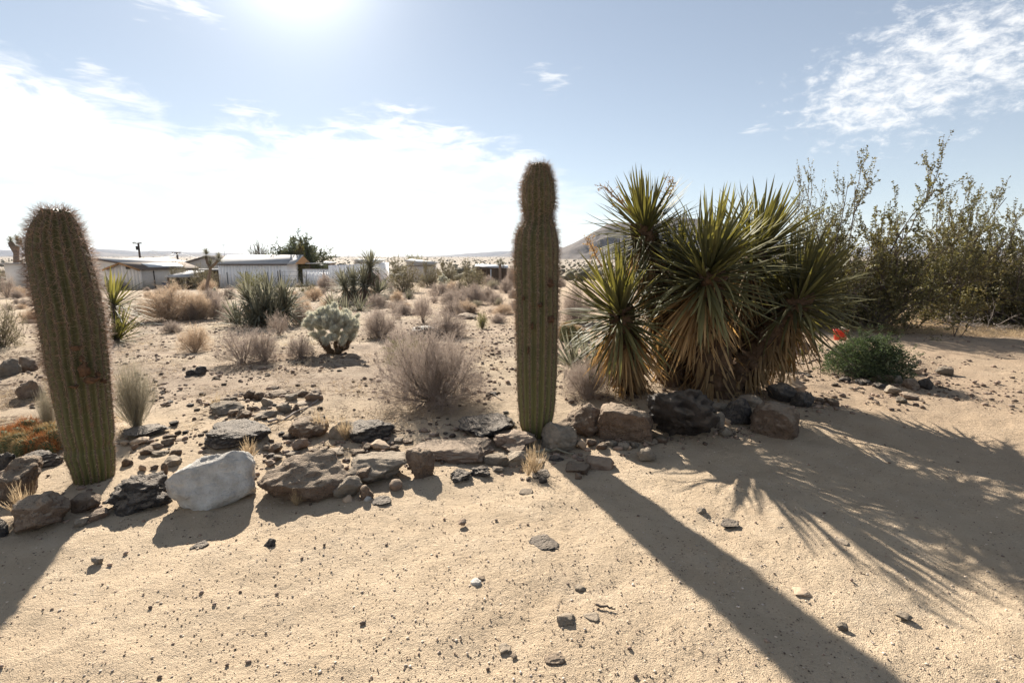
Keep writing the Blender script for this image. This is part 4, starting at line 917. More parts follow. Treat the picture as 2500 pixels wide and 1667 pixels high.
SH['big'] = dome_shrub(60, 11, 9, .0021, M['twig'], 'twigs', n3=3, pw=.9, shell=3800, stemw=5)
SH['dome'] = dome_shrub(40, 9, 7, .0036, M['twig'], 'twigs', n3=2, pw=.8, shell=3500)
SH['dome2'] = dome_shrub(32, 8, 7, .004, M['twig'], 'twigs', n3=2, pw=1., shell=2600)
SH['loose'] = dome_shrub(16, 9, 8, .0034, M['twig'], 'twigs', zmin=.2, wob=.14, n3=3, shell=1200)
SH['tan'] = dome_shrub(50, 9, 8, .0036, M['twig_tan'], 'twigs', n3=2, pw=.8, shell=4500)
SH['tan2'] = dome_shrub(34, 8, 7, .004, M['twig_tan'], 'twigs', n3=2, pw=.9, shell=3000)
def broom(n, w, mat):
    d = hemi(n, .35, 1, .8); a = grow(np.stack([rng.normal(0, .05, n), rng.normal(0, .05, n), np.zeros(n)], 1), d, rng.uniform(.6, 1, n), 6, .06, .05)
    s, dd = spawn(a, 5, .2, .9, .3, .1); b = grow(s, dd, rng.uniform(.15, .4, len(s)), 4, .12, .05)
    p = norm_shrub([a, b]); mb = MB(); ribbons(mb, p[0], w * 1.6, w * .6, rng.uniform(0, 1, n)); ribbons(mb, p[1], w, w * .5, rng.uniform(0, 1, len(p[1]))); return mb.mesh('strands', mat)
SH['broom'] = broom(420, .0045, M['twig_green']); SH['tuft'] = broom(60, .012, M['straw'])
CR = [leafy_shrub(30, 12, 8, 17, .0018, .012, M['creo_leaf'], 'creosote', .05, (0, 0), .16, shell=9000, pw=1.35), leafy_shrub(28, 12, 8, 16, .0018, .012, M['creo_leaf'], 'creosote', .05, (.5, 0), .17, shell=7000, pw=1.35), leafy_shrub(24, 11, 8, 15, .0020, .012, M['creo_leaf'], 'creosote', .05, (.3, 0), .18, shell=5000, pw=1.35)]
CRS = [leafy_shrub(30, 8, 6, 9, .0026, .02, M['creo_far'], 'creosote', .02, pw=1, shell=6000), leafy_shrub(28, 8, 6, 9, .0026, .02, M['creo_yellow'], 'creosote', .05, pw=1, shell=4500)]
JN = leafy_shrub(46, 9, 7, 8, .003, .024, M['juniper'], 'juniper', .02, pw=.9, shell=30000)
def place(c, w, h, rz=None): return Matrix.Translation(c) @ Matrix.Rotation(random.uniform(0, 6.28) if rz is None else rz, 4, 'Z') @ Matrix.Diagonal((w, w, h, 1))
def boxpx(x0, x1, y0, y1):
    c = gp((x0 + x1) / 2, y1); z = zc(c); w = (x1 - x0) / F_PX * z / math.hypot(1, ((x0 + x1) / 2 - CX) / F_PX)
    c2 = Vector((c.x, c.y, 0)) * (1 + w * .25 / max(1, c.length)); c2.z = H(c2.x, c2.y) - .01
    h = P((x0 + x1) / 2, y0, c2.y).z - c2.z
    return c2, w, max(h, .05)
def shrub(x0, x1, y0, y1, kind, label, name='dry_shrub', cat='shrub', group=None, rz=None):
    c, w, h = boxpx(x0, x1, y0, y1)
    return obj(name, SH[kind], M=place(c, w, h, rz), label=label, cat=cat, group=group)
def leafy(x0, x1, y0, y1, var, label, name='creosote_bush', cat='bush', group=None, rz=0):
    c, w, h = boxpx(x0, x1, y0, y1); w *= 1.55 if any(var is v_ for v_ in CR) else 1; t = thing(name, c, label, cat, group)
    m_ = place(c, w, h, rz); obj('stems', var[0], t, m_); obj('foliage', var[1], t, m_); return t
G1 = 'dry rounded shrubs on the desert flat'
shrub(918, 1208, 812, 998, 'big', 'largest grey brown dome of fine twigs, left of the tall cactus', group=G1)
shrub(930, 1050, 800, 880, 'dome2', 'grey twig mound joined to the back left of the largest dome', group=G1)
shrub(512, 672, 800, 892, 'loose', 'bare branched grey shrub with a visible forked stem left of the cholla', group=G1)
shrub(600, 690, 806, 888, 'dome2', 'fine grey twig mound right of the bare branched shrub', group=G1)
shrub(432, 520, 796, 862, 'tan2', 'small tan topped shrub with a dark base left of the bare branched one', group=G1)
shrub(388, 455, 784, 814, 'dome2', 'low dark grey shrub below the wide tan mound', group=G1)
shrub(338, 505, 703, 784, 'tan', 'widest tan mound of dry stems in front of the low carport', group=G1)
shrub(455, 530, 712, 782, 'tan2', 'brown right part of the tan mounds, below the joshua tree', group=G1)
shrub(490, 562, 722, 778, 'dome', 'grey shrub at the right end of the tan mounds', group=G1)
shrub(690, 775, 820, 876, 'dome2', 'low grey shrub at the left foot of the silver cholla', group=G1)
shrub(652, 710, 764, 820, 'loose', 'thin twiggy shrub in front of the yucca clump', group=G1)
shrub(704, 765, 726, 780, 'tan2', 'pale tan shrub right of the yucca clump', group=G1)
shrub(710, 760, 748, 792, 'dome', 'low grey tan shrub behind the silver cholla left side', group=G1)
shrub(884, 975, 756, 828, 'dome', 'grey tan dome right of the silver cholla', group=G1)
shrub(1004, 1062, 714, 790, 'loose', 'upright dark twiggy shrub behind the black boulder', group=G1)
shrub(955, 1010, 742, 768, 'dome', 'low pale mound left of the upright dark shrub', group=G1)
shrub(1072, 1138, 734, 772, 'dome2', 'pale grey mound left of the dark greenish boulder', group=G1)
shrub(1038, 1140, 764, 824, 'dome', 'pale grey dome just behind the black boulder', group=G1)
shrub(1052, 1073, 706, 732, 'loose', 'narrow dark bare shrub far back left of the tall cactus', group=G1)
shrub(1084, 1113, 706, 738, 'loose', 'spindly brown shrub far back beside the narrow dark one', group=G1)
shrub(1110, 1130, 704, 736, 'loose', 'thinnest spindly shrub under the far grey green bush', group=G1)
shrub(952, 988, 710, 738, 'tan2', 'small tan shrub left of the small low yucca', group=G1)
shrub(890, 955, 718, 754, 'dome2', 'brown shrub at the foot of the three headed yucca', group=G1)
shrub(1202, 1256, 742, 768, 'tan2', 'low tan shrub touching the left side of the tall cactus', group=G1)
shrub(1215, 1258, 680, 716, 'dome2', 'grey shrub before the brown fence', group=G1)
shrub(1040, 1105, 690, 722, 'dome2', 'dark grey shrub under the small far cholla', group=G1)
shrub(1235, 1262, 650, 700, 'dome', 'grey twig shrub hugging the left side of the tall cactus far back', group=G1)
shrub(905, 936, 656, 704, 'loose', 'bare pale shrub before the right end of the white panel wall', group=G1)
shrub(-10, 45, 670, 728, 'loose', 'bare shrub at the left edge before the far wall', group=G1)
shrub(540, 580, 700, 730, 'dome2', 'small grey shrub right of the joshua tree foot', group=G1)
shrub(770, 800, 702, 722, 'dome2', 'small dark shrub before the white panel wall', group=G1)
shrub(940, 965, 690, 716, 'loose', 'small brown shrub right of the white panel wall', group=G1)
shrub(1366, 1450, 700, 790, 'dome', 'grey shrub seen between tall cactus and lowest yucca head', group=G1)
shrub(1360, 1500, 880, 975, 'big', 'fallen grey brush between tall cactus and yucca skirts', group=G1)
shrub(276, 395, 888, 1048, 'broom', 'grey green broom like bush right of the fat left cactus', name='broom_bush', cat='bush')
shrub(98, 150, 950, 1060, 'broom', 'sliver of grey green broom bush left of the fat cactus', name='broom_bush', cat='bush')
shrub(1184, 1222, 684, 706, 'broom', 'grey green low bush far back before the brown fence', name='broom_bush', cat='bush')
shrub(1148, 1178, 733, 750, 'broom', 'small grey green tuft behind the dark greenish boulder', name='broom_bush', cat='bush')
shrub(1208, 1226, 728, 748, 'broom', 'tiny tuft on the bare sand left of the tall cactus', name='broom_bush', cat='bush')
shrub(1174, 1200, 716, 734, 'tan2', 'tiny pale shrub on the bare sand left of the tall cactus', group=G1)
# leafy bushes
leafy(-60, 74, 728, 850, CRS[0], 'dense grey green bush at the left edge behind the fat cactus')
leafy(-30, 30, 650, 700, CRS[0], 'green bush far back at the left edge')
leafy(935, 1036, 628, 714, CRS[0], 'wide green brown bush right of the white panel wall')
leafy(1020, 1080, 634, 702, CRS[0], 'olive bush right beside the wide green brown one')
leafy(1062, 1120, 630, 692, CRS[0], 'tall thin olive bush far back, third from the panel wall')
leafy(1112, 1192, 634, 722, CRS[0], 'bright green bush left of the brown fence')
leafy(570, 668, 660, 720, CRS[1], 'yellow green bush in front of the white shed wall')
leafy(362, 420, 646, 700, CRS[0], 'green bush between tan roofed hut and carport')
leafy(408, 470, 640, 706, CRS[0], 'green bush before the left half of the carport')
leafy(460, 540, 645, 706, CRS[0], 'green bush between carport and joshua tree')
leafy(725, 772, 668, 720, CR[2], 'thin see through bush by the metal gate')
leafy(1160, 1194, 760, 803, CRS[1], 'small upright yellow green bush on the open soil left of the tall cactus')
leafy(930, 1070, 822, 900, CRS[1], 'yellow green bush poking out behind the largest dome')
leafy(770, 830, 640, 668, CRS[0], 'green brush behind the white panel wall')
leafy(980, 1045, 620, 660, CRS[1], 'yellow green tree top behind the flat roofed hut')
leafy(1925, 2330, 385, 812, CR[0], 'tallest creosote bush, just right of the big yucca', rz=.4, group='tall creosote bushes at the right')
leafy(1835, 1990, 440, 800, CR[2], 'creosote bush rising behind the big yucca crown', rz=1.3, group='tall creosote bushes at the right')
leafy(2130, 2480, 480, 790, CR[1], 'creosote bush leaning right, between the tallest and the right edge', rz=0., group='tall creosote bushes at the right')
leafy(2330, 2640, 445, 800, CR[2], 'creosote bush cut by the right edge of the picture', rz=2.2, group='tall creosote bushes at the right')
leafy(2220, 2520, 570, 772, CR[0], 'lower olive creosote behind the leaning one at the right', rz=3., group='tall creosote bushes at the right')
leafy(1900, 2120, 560, 795, CR[1], 'lower creosote filling in behind the tallest one', rz=5., group='tall creosote bushes at the right')
leafy(1880, 2120, 430, 806, CR[1], 'creosote bush leaning out from behind the big yucca right head', rz=2.6, group='tall creosote bushes at the right')
leafy(2230, 2520, 468, 792, CR[0], 'full creosote bush left of the one cut by the right edge', rz=3.9, group='tall creosote bushes at the right')
leafy(2010, 2230, 610, 800, CRS[0], 'dense low bush directly behind the big yucca right head', rz=2., group='tall creosote bushes at the right')
leafy(2180, 2400, 620, 785, CRS[0], 'dense low bush between the tallest and the leaning creosote', rz=1., group='tall creosote bushes at the right')
leafy(2290, 2480, 630, 776, CRS[0], 'dense low olive bush above the dead branches', rz=3.4, group='tall creosote bushes at the right')
leafy(2430, 2620, 600, 790, CRS[0], 'dense low bush cut by the right edge under the tall creosote', rz=4.4, group='tall creosote bushes at the right')
leafy(1720, 1900, 520, 790, CR[1], 'creosote twigs showing between the big yucca crowns', rz=4.4, group='tall creosote bushes at the right')
leafy(1990, 2232, 808, 925, JN, 'dark green juniper mound ringed by stones at the right', name='juniper', cat='shrub')
leafy(1895, 1935, 860, 905, JN, 'tiny juniper sprig left of the juniper mound', name='juniper', cat='shrub')
# dead branches under the right creosotes
c = gp(2390, 812); t = thing('fallen_branches', c, 'tangle of bleached dead branches under the right creosotes', 'branches')
mb = MB()
st = np.array([[c.x + rng.uniform(-1.1, 1.1), c.y + rng.uniform(0, .9), 0] for _ in range(46)]); st[:, 2] = hgt(st[:, 0], st[:, 1]) + rng.uniform(.02, .22, 46)
dv = rng.normal(size=(46, 3)) * np.array([1, .7, .25]); a = grow(st, dv, rng.uniform(.4, 1., 46), 7, .2, 0); a[..., 2] = np.maximum(a[..., 2], hgt(a[..., 0], a[..., 1]) + .01)
tubes(mb, a, .009, .003, 5, rng.uniform(0, 1, 46)); s, dd = spawn(a, 7, .2, 1, 1.); b_ = grow(s, dd, rng.uniform(.1, .35, len(s)), 4, .3, -.03); b_[..., 2] = np.maximum(b_[..., 2], hgt(b_[..., 0], b_[..., 1]) + .01)
tubes(mb, b_, .004, .0015, 3, rng.uniform(0, 1, len(s)))
wpart('dead_twigs', mb.mesh('dead_twigs', M['dead_branch']), t, kind='stuff')
# scattered small desert shrubs
G2 = 'small shrubs dotted over the desert flat'
def slabel(v, w, c):
    a_ = c.x / c.y; side = 'left of the joshua tree' if a_ < -.6 else 'before the white shed' if a_ < -.43 else 'before the white panel wall' if a_ < -.26 else 'left of the tall cactus' if a_ < .03 else 'behind the big yucca and creosotes'
    dist_ = 'near' if c.y < 18 else 'middle' if c.y < 45 else 'far'
    return ('tiny' if w < .5 else 'small' if w < .9 else 'broad') + ' ' + {'dome': 'grey rounded', 'dome2': 'low grey', 'loose': 'bare twiggy', 'tan2': 'tan'}[v] + ' shrub on the ' + dist_ + ' desert flat ' + side
cnt = 0; vs = ['dome', 'dome2', 'loose', 'tan2', 'dome']
while cnt < 170:
    px = random.uniform(-100, 1260); py = 640 + 110 * random.random() ** 1.2
    if random.random() < .25: px = random.uniform(1260, 2550); py = random.uniform(660, 760)
    c = gp(px, py)
    if c.y < 14 or c.y > 240: continue
    if 45 < c.y < 66 and 380 < px < 950: continue
    w = random.uniform(.35, 1.1) * (1.6 if c.y > 40 else 1); h = w * random.uniform(.5, .85); c.z = H(c.x, c.y) - .02
    v_ = random.choice(vs); obj('desert_shrub', SH[v_], M=place(c, w, h), label=slabel(v_, w, c), cat='shrub', group=G2); cnt += 1
for i in range(100):
    px = random.uniform(300, 1260) if random.random() < .8 else random.uniform(-60, 100); py = random.uniform(685, 790); c = gp(px, py)
    if c.y < 9.5: continue
    w = random.uniform(.25, .8); h = w * random.uniform(.45, .75); c.z = H(c.x, c.y) - .02
    v_ = random.choice(['dome', 'dome2', 'tan2', 'loose']); obj('desert_shrub', SH[v_], M=place(c, w, h), label=slabel(v_, w, c), cat='shrub', group=G2)
for i in range(110):
    px = random.uniform(-50, 2550); c = gp(px, random.uniform(638, 672))
    if c.y > 600 or 40 < c.y < 68: continue
    c.z = H(c.x, c.y); t = thing('distant_bush', c, 'green brown bush, one of many far off beyond the houses', 'bush', 'green bushes beyond the houses'); w = random.uniform(1.6, 3.4); m_ = place(c, w, w * random.uniform(.55, .8))
    v = CRS[0]; obj('stems', v[0], t, m_); obj('foliage', v[1], t, m_)
# dry grass and litter
def grass(n, pts_fn, hmin, hmax, w, mat, name, label):
    x, y = pts_fn(n); z = hgt(x, y, True); st = np.stack([x, y, z - .003], 1)
    a = grow(st, hemi(len(x), .4, 1), rng.uniform(hmin, hmax, len(x)), 3, .25, -.05); mb = MB(); ribbons(mb, a, w, w * .3, rng.uniform(0, 1, len(x)))
    return obj(name, mb.mesh(name, mat), kind='stuff', label=label)
def quadpts(corners, clump=0.):
    cs = [gp(*c_) for c_ in corners]
    def f(n):
        u = rng.uniform(0, 1, n); v = rng.uniform(0, 1, n)
        A = np.array([(c_.x, c_.y) for c_ in cs])
        p = (1 - u)[:, None] * (1 - v)[:, None] * A[0] + u[:, None] * (1 - v)[:, None] * A[1] + u[:, None] * v[:, None] * A[2] + (1 - u)[:, None] * v[:, None] * A[3]
        if clump:
            k = fbm(np.stack([p[:, 0] * 2.2, p[:, 1] * 2.2, 0 * p[:, 0]], 1), 3, 41) > clump; p = p[k]
        return p[:, 0], p[:, 1]
    return f
grass(40000, quadpts([(2090, 770), (2560, 775), (2560, 830), (2080, 808)], -.5), .06, .20, .005, M['straw'], 'dry_grass', 'golden dry grass beneath the creosotes at the right')
grass(9000, quadpts([(0, 900), (330, 900), (300, 1085), (0, 1085)], .1), .02, .08, .003, M['straw'], 'dry_grass', 'sparse golden grass around the fat left cactus')
grass(16000, quadpts([(280, 840), (1230, 840), (1230, 1065), (290, 1065)], .25), .015, .06, .003, M['straw'], 'dry_grass', 'thin dry grass stubble between the stones of the desert soil')
grass(9000, quadpts([(300, 740), (1250, 740), (1250, 860), (280, 860)], .2), .03, .10, .006, M['straw'], 'dry_grass', 'thin dry grass between the dry shrubs')
grass(9000, quadpts([(1380, 905), (1900, 890), (1900, 985), (1400, 985)], -.1), .02, .08, .004, M['litter'], 'leaf_litter', 'brown leaf litter under the big yucca')
grass(5000, quadpts([(1850, 830), (2300, 880), (2300, 960), (1850, 930)], .0), .01, .04, .004, M['litter'], 'leaf_litter', 'brown litter around the juniper')
def debris(n, corners, label, mat, lo, hi, w, clump):
    x, y = quadpts(corners, clump)(n); z = hgt(x, y, True) + .003; a = rng.uniform(0, 6.28, len(x)); d = np.stack([np.cos(a), np.sin(a), rng.uniform(-.02, .22, len(x))], 1)
    p = grow(np.stack([x, y, z], 1), d, rng.uniform(lo, hi, len(x)), 3, .18); p[..., 2] = np.maximum(p[..., 2], hgt(p[..., 0], p[..., 1]) + .002); mb = MB(); tubes(mb, p, w, w * .5, 3, rng.uniform(0, 1, len(x)))
    obj('plant_debris', mb.mesh('plant_debris', mat), kind='stuff', label=label)
debris(11000, [(280, 790), (1240, 790), (1230, 1060), (290, 1060)], 'dead twigs and stems lying on the desert soil', M['litter'], .02, .11, .0022, -.15)
debris(9000, [(300, 700), (1250, 700), (1250, 800), (280, 800)], 'dead twigs lying between the dry shrubs', M['litter'], .05, .25, .004, .0)
debris(2500, [(0, 860), (130, 860), (130, 1100), (0, 1100)], 'dead twigs left of the fat cactus', M['litter'], .03, .12, .002, -.3)
TFT = {(845, 1075): 'tuft of dry grass growing beside the grey rock with a flat face', (782, 1060): 'tuft of dry grass growing in front of the round brown boulder', (725, 1235): 'tuft of dry grass growing below the long brown boulder', (1305, 1155): 'tuft of dry grass growing on the sand at the foot of the tall cactus', (1290, 1160): 'tuft of dry grass growing just left of the one before the tall cactus', (60, 1260): 'tuft of dry grass growing in the shade left of the fat cactus', (610, 1120): 'tuft of dry grass growing behind the right end of the white boulder', (530, 1000): 'tuft of dry grass growing in the loose stone pile', (770, 1215): 'tuft of dry grass growing below the right end of the long brown boulder', (40, 1075): 'tuft of dry grass growing among the orange spined cacti'}
for (px, py, s) in [(845, 1075, .2), (782, 1060, .2), (725, 1235, .1), (1305, 1155, .2), (1290, 1160, .12), (60, 1260, .2), (610, 1120, .16), (530, 1000, .14), (770, 1215, .1), (40, 1075, .15)]:
    c = gp(px, py); obj('grass_tuft', SH['tuft'], M=place(c, s * .8, s), label=TFT[(px, py)], cat='grass tuft', group='grass tufts between the stones')

# ------------------------------------------------------------------ chollas and small cacti
def needle_cloud(mb, cen, axis_pts, rad_, n, L, w, m=1):
    """needles off a capsule"""
    t = rng.uniform(0, 1, n); d = nrm(rng.normal(size=(n, 3))); A, B = axis_pts
    p = A + (B - A) * t[:, None] + d * rad_ * .95
    Pl = np.stack([p, p + d * (L * rng.uniform(.6, 1.2, n))[:, None]], 1); tubes(mb, Pl, w, w * .3, 3, rng.uniform(0, 1, n), m)
M['chol_body'] = pmat('cholla joint', (.52, .52, .43), (.42, .43, .34), 20, tint=.2)
M['chol_spine'] = pmat('silver spines', (.92, .90, .80), (.80, .78, .68), 5, tint=.1, transl=.6)
M['chol_dead'] = pmat('dead cholla joint', (.20, .14, .09), (.10, .07, .045), 20, tint=.3)
M['chol_dspine'] = pmat('dead spines', (.30, .22, .15), (.2, .15, .1), 5, tint=.3, transl=.3)
def joint_mesh(bm_, sm_, n=190, L=.3):
    V, F_ = ICO[2]; mb = MB(); mb.add(V * np.array([.2, .2, .5]) + np.array([0, 0, .48]), F_, .5, 0)
    needle_cloud(mb, None, (np.array([0, 0, .12]), np.array([0, 0, .84])), .19, n, L, .018, 1); return mb.mesh('stem_joint', [bm_, sm_])
JM = [joint_mesh(M['chol_body'], M['chol_spine'], 480, .27), joint_mesh(M['chol_dead'], M['chol_dspine'], 110, .22)]
def cholla(label, c, w, h, n, jl):
    t = thing('cholla', c, label, 'cactus'); base = Vector(c)
    C0 = base + Vector((0, 0, h * .54)); A = Vector((w * .5 - jl * .3, w * .45 - jl * .3, h * .46 - jl * .4))
    ends = []
    for i in range(n):
        u = Vector(nrm(rng.normal(size=3))); u.z = abs(u.z) if random.random() < .72 else u.z * .7
        k = random.uniform(.3, 1) ** .6; k *= 1 + .22 * float(vnoise(np.array(u) * 2.2 + 5, 3))
        p = C0 + Vector((u.x * A.x, u.y * A.y, u.z * A.z)) * k
        d = (u + Vector((0, 0, .55)) + .4 * Vector(rng.normal(size=3))).normalized()
        obj('stem_joint', JM[0], t, frame_dir(p - d * jl * .5, d, (1, 0, 0), jl * random.uniform(.8, 1.2))); ends.append(p)
    for i in range(7):
        a_ = i * .9; e = C0 + Vector((math.cos(a_) * A.x * .75, math.sin(a_) * A.y * .75, -A.z * random.uniform(.1, .5))); q = base + Vector((math.cos(a_), math.sin(a_), 0)) * w * .07
        k = int(max(3, (e - q).length / (jl * .8)))
        for j in range(k):
            p = q.lerp(e, j / k) + Vector((0, 0, -math.sin(math.pi * j / k) * h * .04)); obj('stem_joint', JM[1] if j < k * .6 else JM[0], t, frame_dir(p, (e - q).normalized() + Vector(rng.normal(size=3)) * .2, (1, 0, 0), jl * 1.3))
    return t
c, w, h = boxpx(745, 893, 742, 868); cholla('silver spined cholla glowing white in the sun, centre left', c, w, h, 165, .115)
c, w, h = boxpx(1066, 1098, 670, 706); cholla('small far cholla with pale tips left of the tall cactus', c, w, h, 50, .18)
c, w, h = boxpx(366, 410, 672, 704); cholla('pale cholla beside the blue bin and carport', c, w, h, 45, .22)
c, w, h = boxpx(514, 536, 702, 726); cholla('small brownish cholla at the foot of the forked joshua tree', c, w, h, 30, .12)
def barrel(mats, nspine, L):
    mb = MB(); V, F_ = ICO[3]; th = np.arctan2(V[:, 1], V[:, 0]); r = 1 + .06 * np.cos(th * 14) * (1 - V[:, 2] ** 2)
    mb.add(V * r[:, None] * np.array([.5, .5, .62]) + np.array([0, 0, .45]), F_, .5, 0)
    n = nspine; a = np.floor(rng.uniform(0, 14, n)) / 14 * 2 * math.pi; z = rng.uniform(-.3, .99, n); rr_ = np.sqrt(1 - z * z)
    d = np.stack([rr_ * np.cos(a), rr_ * np.sin(a), z], 1); p = d * np.array([.52, .52, .64]) + np.array([0, 0, .45]); dd = nrm(d + .8 * nrm(rng.normal(size=(n, 3))))
    tubes(mb, np.stack([p, p + dd * (L * rng.uniform(.6, 1.2, n))[:, None]], 1), .012, .003, 3, rng.uniform(0, 1, n), 1); return mb.mesh('stem', mats)
M['hog'] = pmat('hedgehog skin', (.12, .14, .06), (.09, .09, .045), 10)
M['hog_o'] = pmat('orange spines', (.55, .20, .07), (.55, .32, .14), 3, tint=.3, transl=.35)
M['hog_y'] = pmat('straw spines', (.60, .44, .24), (.50, .38, .2), 3, tint=.3, transl=.35)
HO, HY = barrel([M['hog'], M['hog_o']], 420, .30), barrel([M['hog'], M['hog_y']], 420, .28)
c = gp(75, 1098); t = thing('hedgehog_cactus', c, 'low clump of orange spined cacti left of the fat cactus', 'cactus', None)
for (px, py, s, me) in [(8, 1092, .13, HO), (28, 1100, .12, HY), (45, 1078, .12, HO), (52, 1098, .13, HY), (72, 1065, .14, HO), (80, 1088, .12, HO), (102, 1082, .13, HY), (96, 1104, .12, HO), (122, 1098, .12, HO), (130, 1075, .13, HY), (140, 1092, .14, HY), (60, 1108, .11, HY), (20, 1080, .12, HO), (115, 1108, .10, HO), (-12, 1088, .13, HY)]:
    q = gp(px, py + 4); obj('stem', me, t, Matrix.Translation((q.x, q.y, q.z - .01)) @ Matrix.Rotation(random.uniform(0, 6), 4, 'Z') @ Matrix.Scale(s * 1.15, 4))
c = gp(1395, 832); t = thing('hedgehog_cactus', c, 'small group of straw coloured barrel cacti right behind the tall cactus', 'cactus', None)
for (px, py, s) in [(1378, 834, .2), (1396, 834, .2), (1384, 822, .17), (1412, 830, .16)]:
    q = gp(px, py); obj('stem', HY, t, Matrix.Translation((q.x, q.y, q.z)) @ Matrix.Diagonal((s, s, s * 1.5, 1)))
# sticks
def stick(label, pts, r, mat='dead_branch', fork=0):
    g_ = [gp(*p) for p in pts]; q = np.array([[p.x, p.y, HF(p.x, p.y) + r * 1.2 + .004] for p in g_]); K = 9
    t_ = np.linspace(0, len(q) - 1, K); i = np.minimum(t_.astype(int), len(q) - 2); f = (t_ - i)[:, None]; pl = q[i] * (1 - f) + q[i + 1] * f
    pl = pl + np.concatenate([[[0, 0, 0]], rng.normal(0, r * .7, (K - 2, 3)), [[0, 0, 0]]])
    mb = MB(); tubes(mb, pl[None], r, r * .5, 6); o = g_[0]; mb.V[0] = mb.V[0] - np.array(o)
    obj('stick', mb.mesh('stick', M[mat], True), M=Matrix.Translation(o), label=label, cat='stick')
stick('long grey branch lying across the loose stone pile', [(656, 1036), (700, 1022), (740, 1003), (788, 976)], .012)
stick('short straight brown stick on the lower middle sand', [(1456, 1486), (1502, 1498)], .006, 'bark')
stick('thin twig lying over the stones behind the smooth grey boulder', [(930, 1052), (988, 1058)], .01, 'litter')
stick('long straw coloured reed behind the front boulders', [(795, 1090), (890, 1102)], .005, 'straw')
stick('pale driftwood like branch at the foot of the tall cactus', [(1308, 1112), (1350, 1104), (1402, 1114)], .014, 'twig_green')
stick('bleached stick beneath the largest dome shrub', [(1015, 1000), (1055, 968)], .007, 'dead_branch')
stick('curved white twig on the soil left of the tall cactus', [(1200, 958), (1218, 976), (1232, 982)], .005, 'dead_branch')
# red bucket
c = gp(2074, 838); c.y += .3; c.z = H(c.x, c.y)
t = thing('bucket', c, 'red plastic bucket half hidden behind the juniper', 'bucket'); red = pmat('red plastic', (.55, .05, .025), (.48, .04, .02), 4, rough=.4, spec=.4, transl=.12)
mb = MB(); a_ = np.arange(28) / 28 * 2 * math.pi; V = []
for (r, z) in [(.10, 0), (.105, .01), (.13, .2), (.14, .205), (.14, .222), (.128, .222), (.122, .2), (.098, .02), (.001, .015)]: V += [(r * math.cos(x), r * math.sin(x), z) for x in a_]
idx = np.arange(len(V)).reshape(-1, 28); nx_ = np.roll(idx, -1, 1); mb.add(V, np.stack([idx[:-1], nx_[:-1], nx_[1:], idx[1:]], -1).reshape(-1, 4))
obj('body', mb.mesh('body', red, True), t, Matrix.Translation(c))
th = np.linspace(0, math.pi, 14); mb = MB(); tubes(mb, np.stack([.14 * np.cos(th), -.14 * np.sin(th) * .9, .2 - .06 * np.sin(th)], 1), .004, .004, 5); obj('handle', mb.mesh('handle', red), t, Matrix.Translation(c))
p, F_ = rock_verts(3, 777); mb = MB(); mb.add(p * np.array([.16, .14, .1]), F_); obj('stone', mb.mesh('stone', M['rock_grey'], True), M=Matrix.Translation((c.x + .05, c.y, c.z + .225)), label='grey stone resting on top of the red bucket', cat='stone')

# ------------------------------------------------------------------ buildings
M['wall_white'] = pmat('white metal siding', (.92, .91, .91), (.86, .85, .86), .8, rough=.6, objrand=.05)
M['roof_white'] = pmat('white metal roof', (.42, .41, .405), (.35, .34, .335), 1.2, rough=.85, spec=.05)
M['roof_tan'] = pmat('tan shingles', (.19, .145, .12), (.14, .11, .09), 2, objrand=.1)
M['wall_cream'] = pmat('cream boards', (.78, .72, .65), (.68, .62, .56), 1.5, objrand=.06)
M['wall_grey'] = pmat('grey stucco', (.50, .47, .46), (.44, .42, .41), 1, rough=.9)
M['wood'] = pmat('orange brown wood', (.42, .24, .12), (.28, .16, .08), 6)
M['wood_dark'] = pmat('dark wood', (.12, .085, .06), (.07, .05, .035), 6, objrand=.3)
M['metal'] = pmat('galvanised metal', (.52, .53, .55), (.42, .43, .45), 3, rough=.4, spec=.5)
M['dark'] = pmat('dark painted steel', (.05, .045, .04), (.035, .03, .03), 3, rough=.6)
M['trim'] = pmat('dark trim', (.16, .13, .12), (.11, .09, .08), 3)
M['glass'] = pmat('skylight', (.55, .57, .58), (.5, .52, .54), 1, rough=.5, spec=.3)
M['pole'] = pmat('pole wood', (.10, .075, .06), (.06, .045, .04), 6)
M['blue'] = pmat('dark blue plastic', (.04, .06, .11), (.03, .05, .09), 3, rough=.5)
def part(name, mat, t, fn, **k):
    mb = MB(); fn(mb); return wpart(name, mb.mesh(name, M[mat] if isinstance(mat, str) else mat), t, **k)
def quadslab(mb, a, b, c, d, th):
    """slab with corners a b c d (top), thickness th down"""
    v = [Vector(x) for x in (a, b, c, d)]; lo = [x - Vector((0, 0, th)) for x in v]
    mb.add([lo[0], v[0], lo[3], v[3], lo[1], v[1], lo[2], v[2]], BOXF)
def prism(mb, poly, y0, y1):
    n = len(poly); V = [(x, y0, z) for x, z in poly] + [(x, y1, z) for x, z in poly]
    mb.add(V, [[i, (i + 1) % n, (i + 1) % n + n, i + n] for i in range(n)])
    mb.add(V, [[0, i, i + 1] for i in range(1, n - 1)] + [[n, n + i + 1, n + i] for i in range(1, n - 1)])
def panels(t, x0, x1, y, z0, top, w, mat, rib=.03, name='wall_panel'):
    n = max(1, round((x1 - x0) / w)); w = (x1 - x0) / n
    for i in range(n):
        a = x0 + i * w
        mb = MB(); zt = top(a + w / 2) if callable(top) else top
        box(mb, a + .012, a + w - .012, y - .02, y + .02, z0, zt); box(mb, a + w * .5 - .02, a + w * .5 + .02, y - .02 - rib, y - .021, z0, zt)
        wpart(name, mb.mesh(name, M[mat]), t)
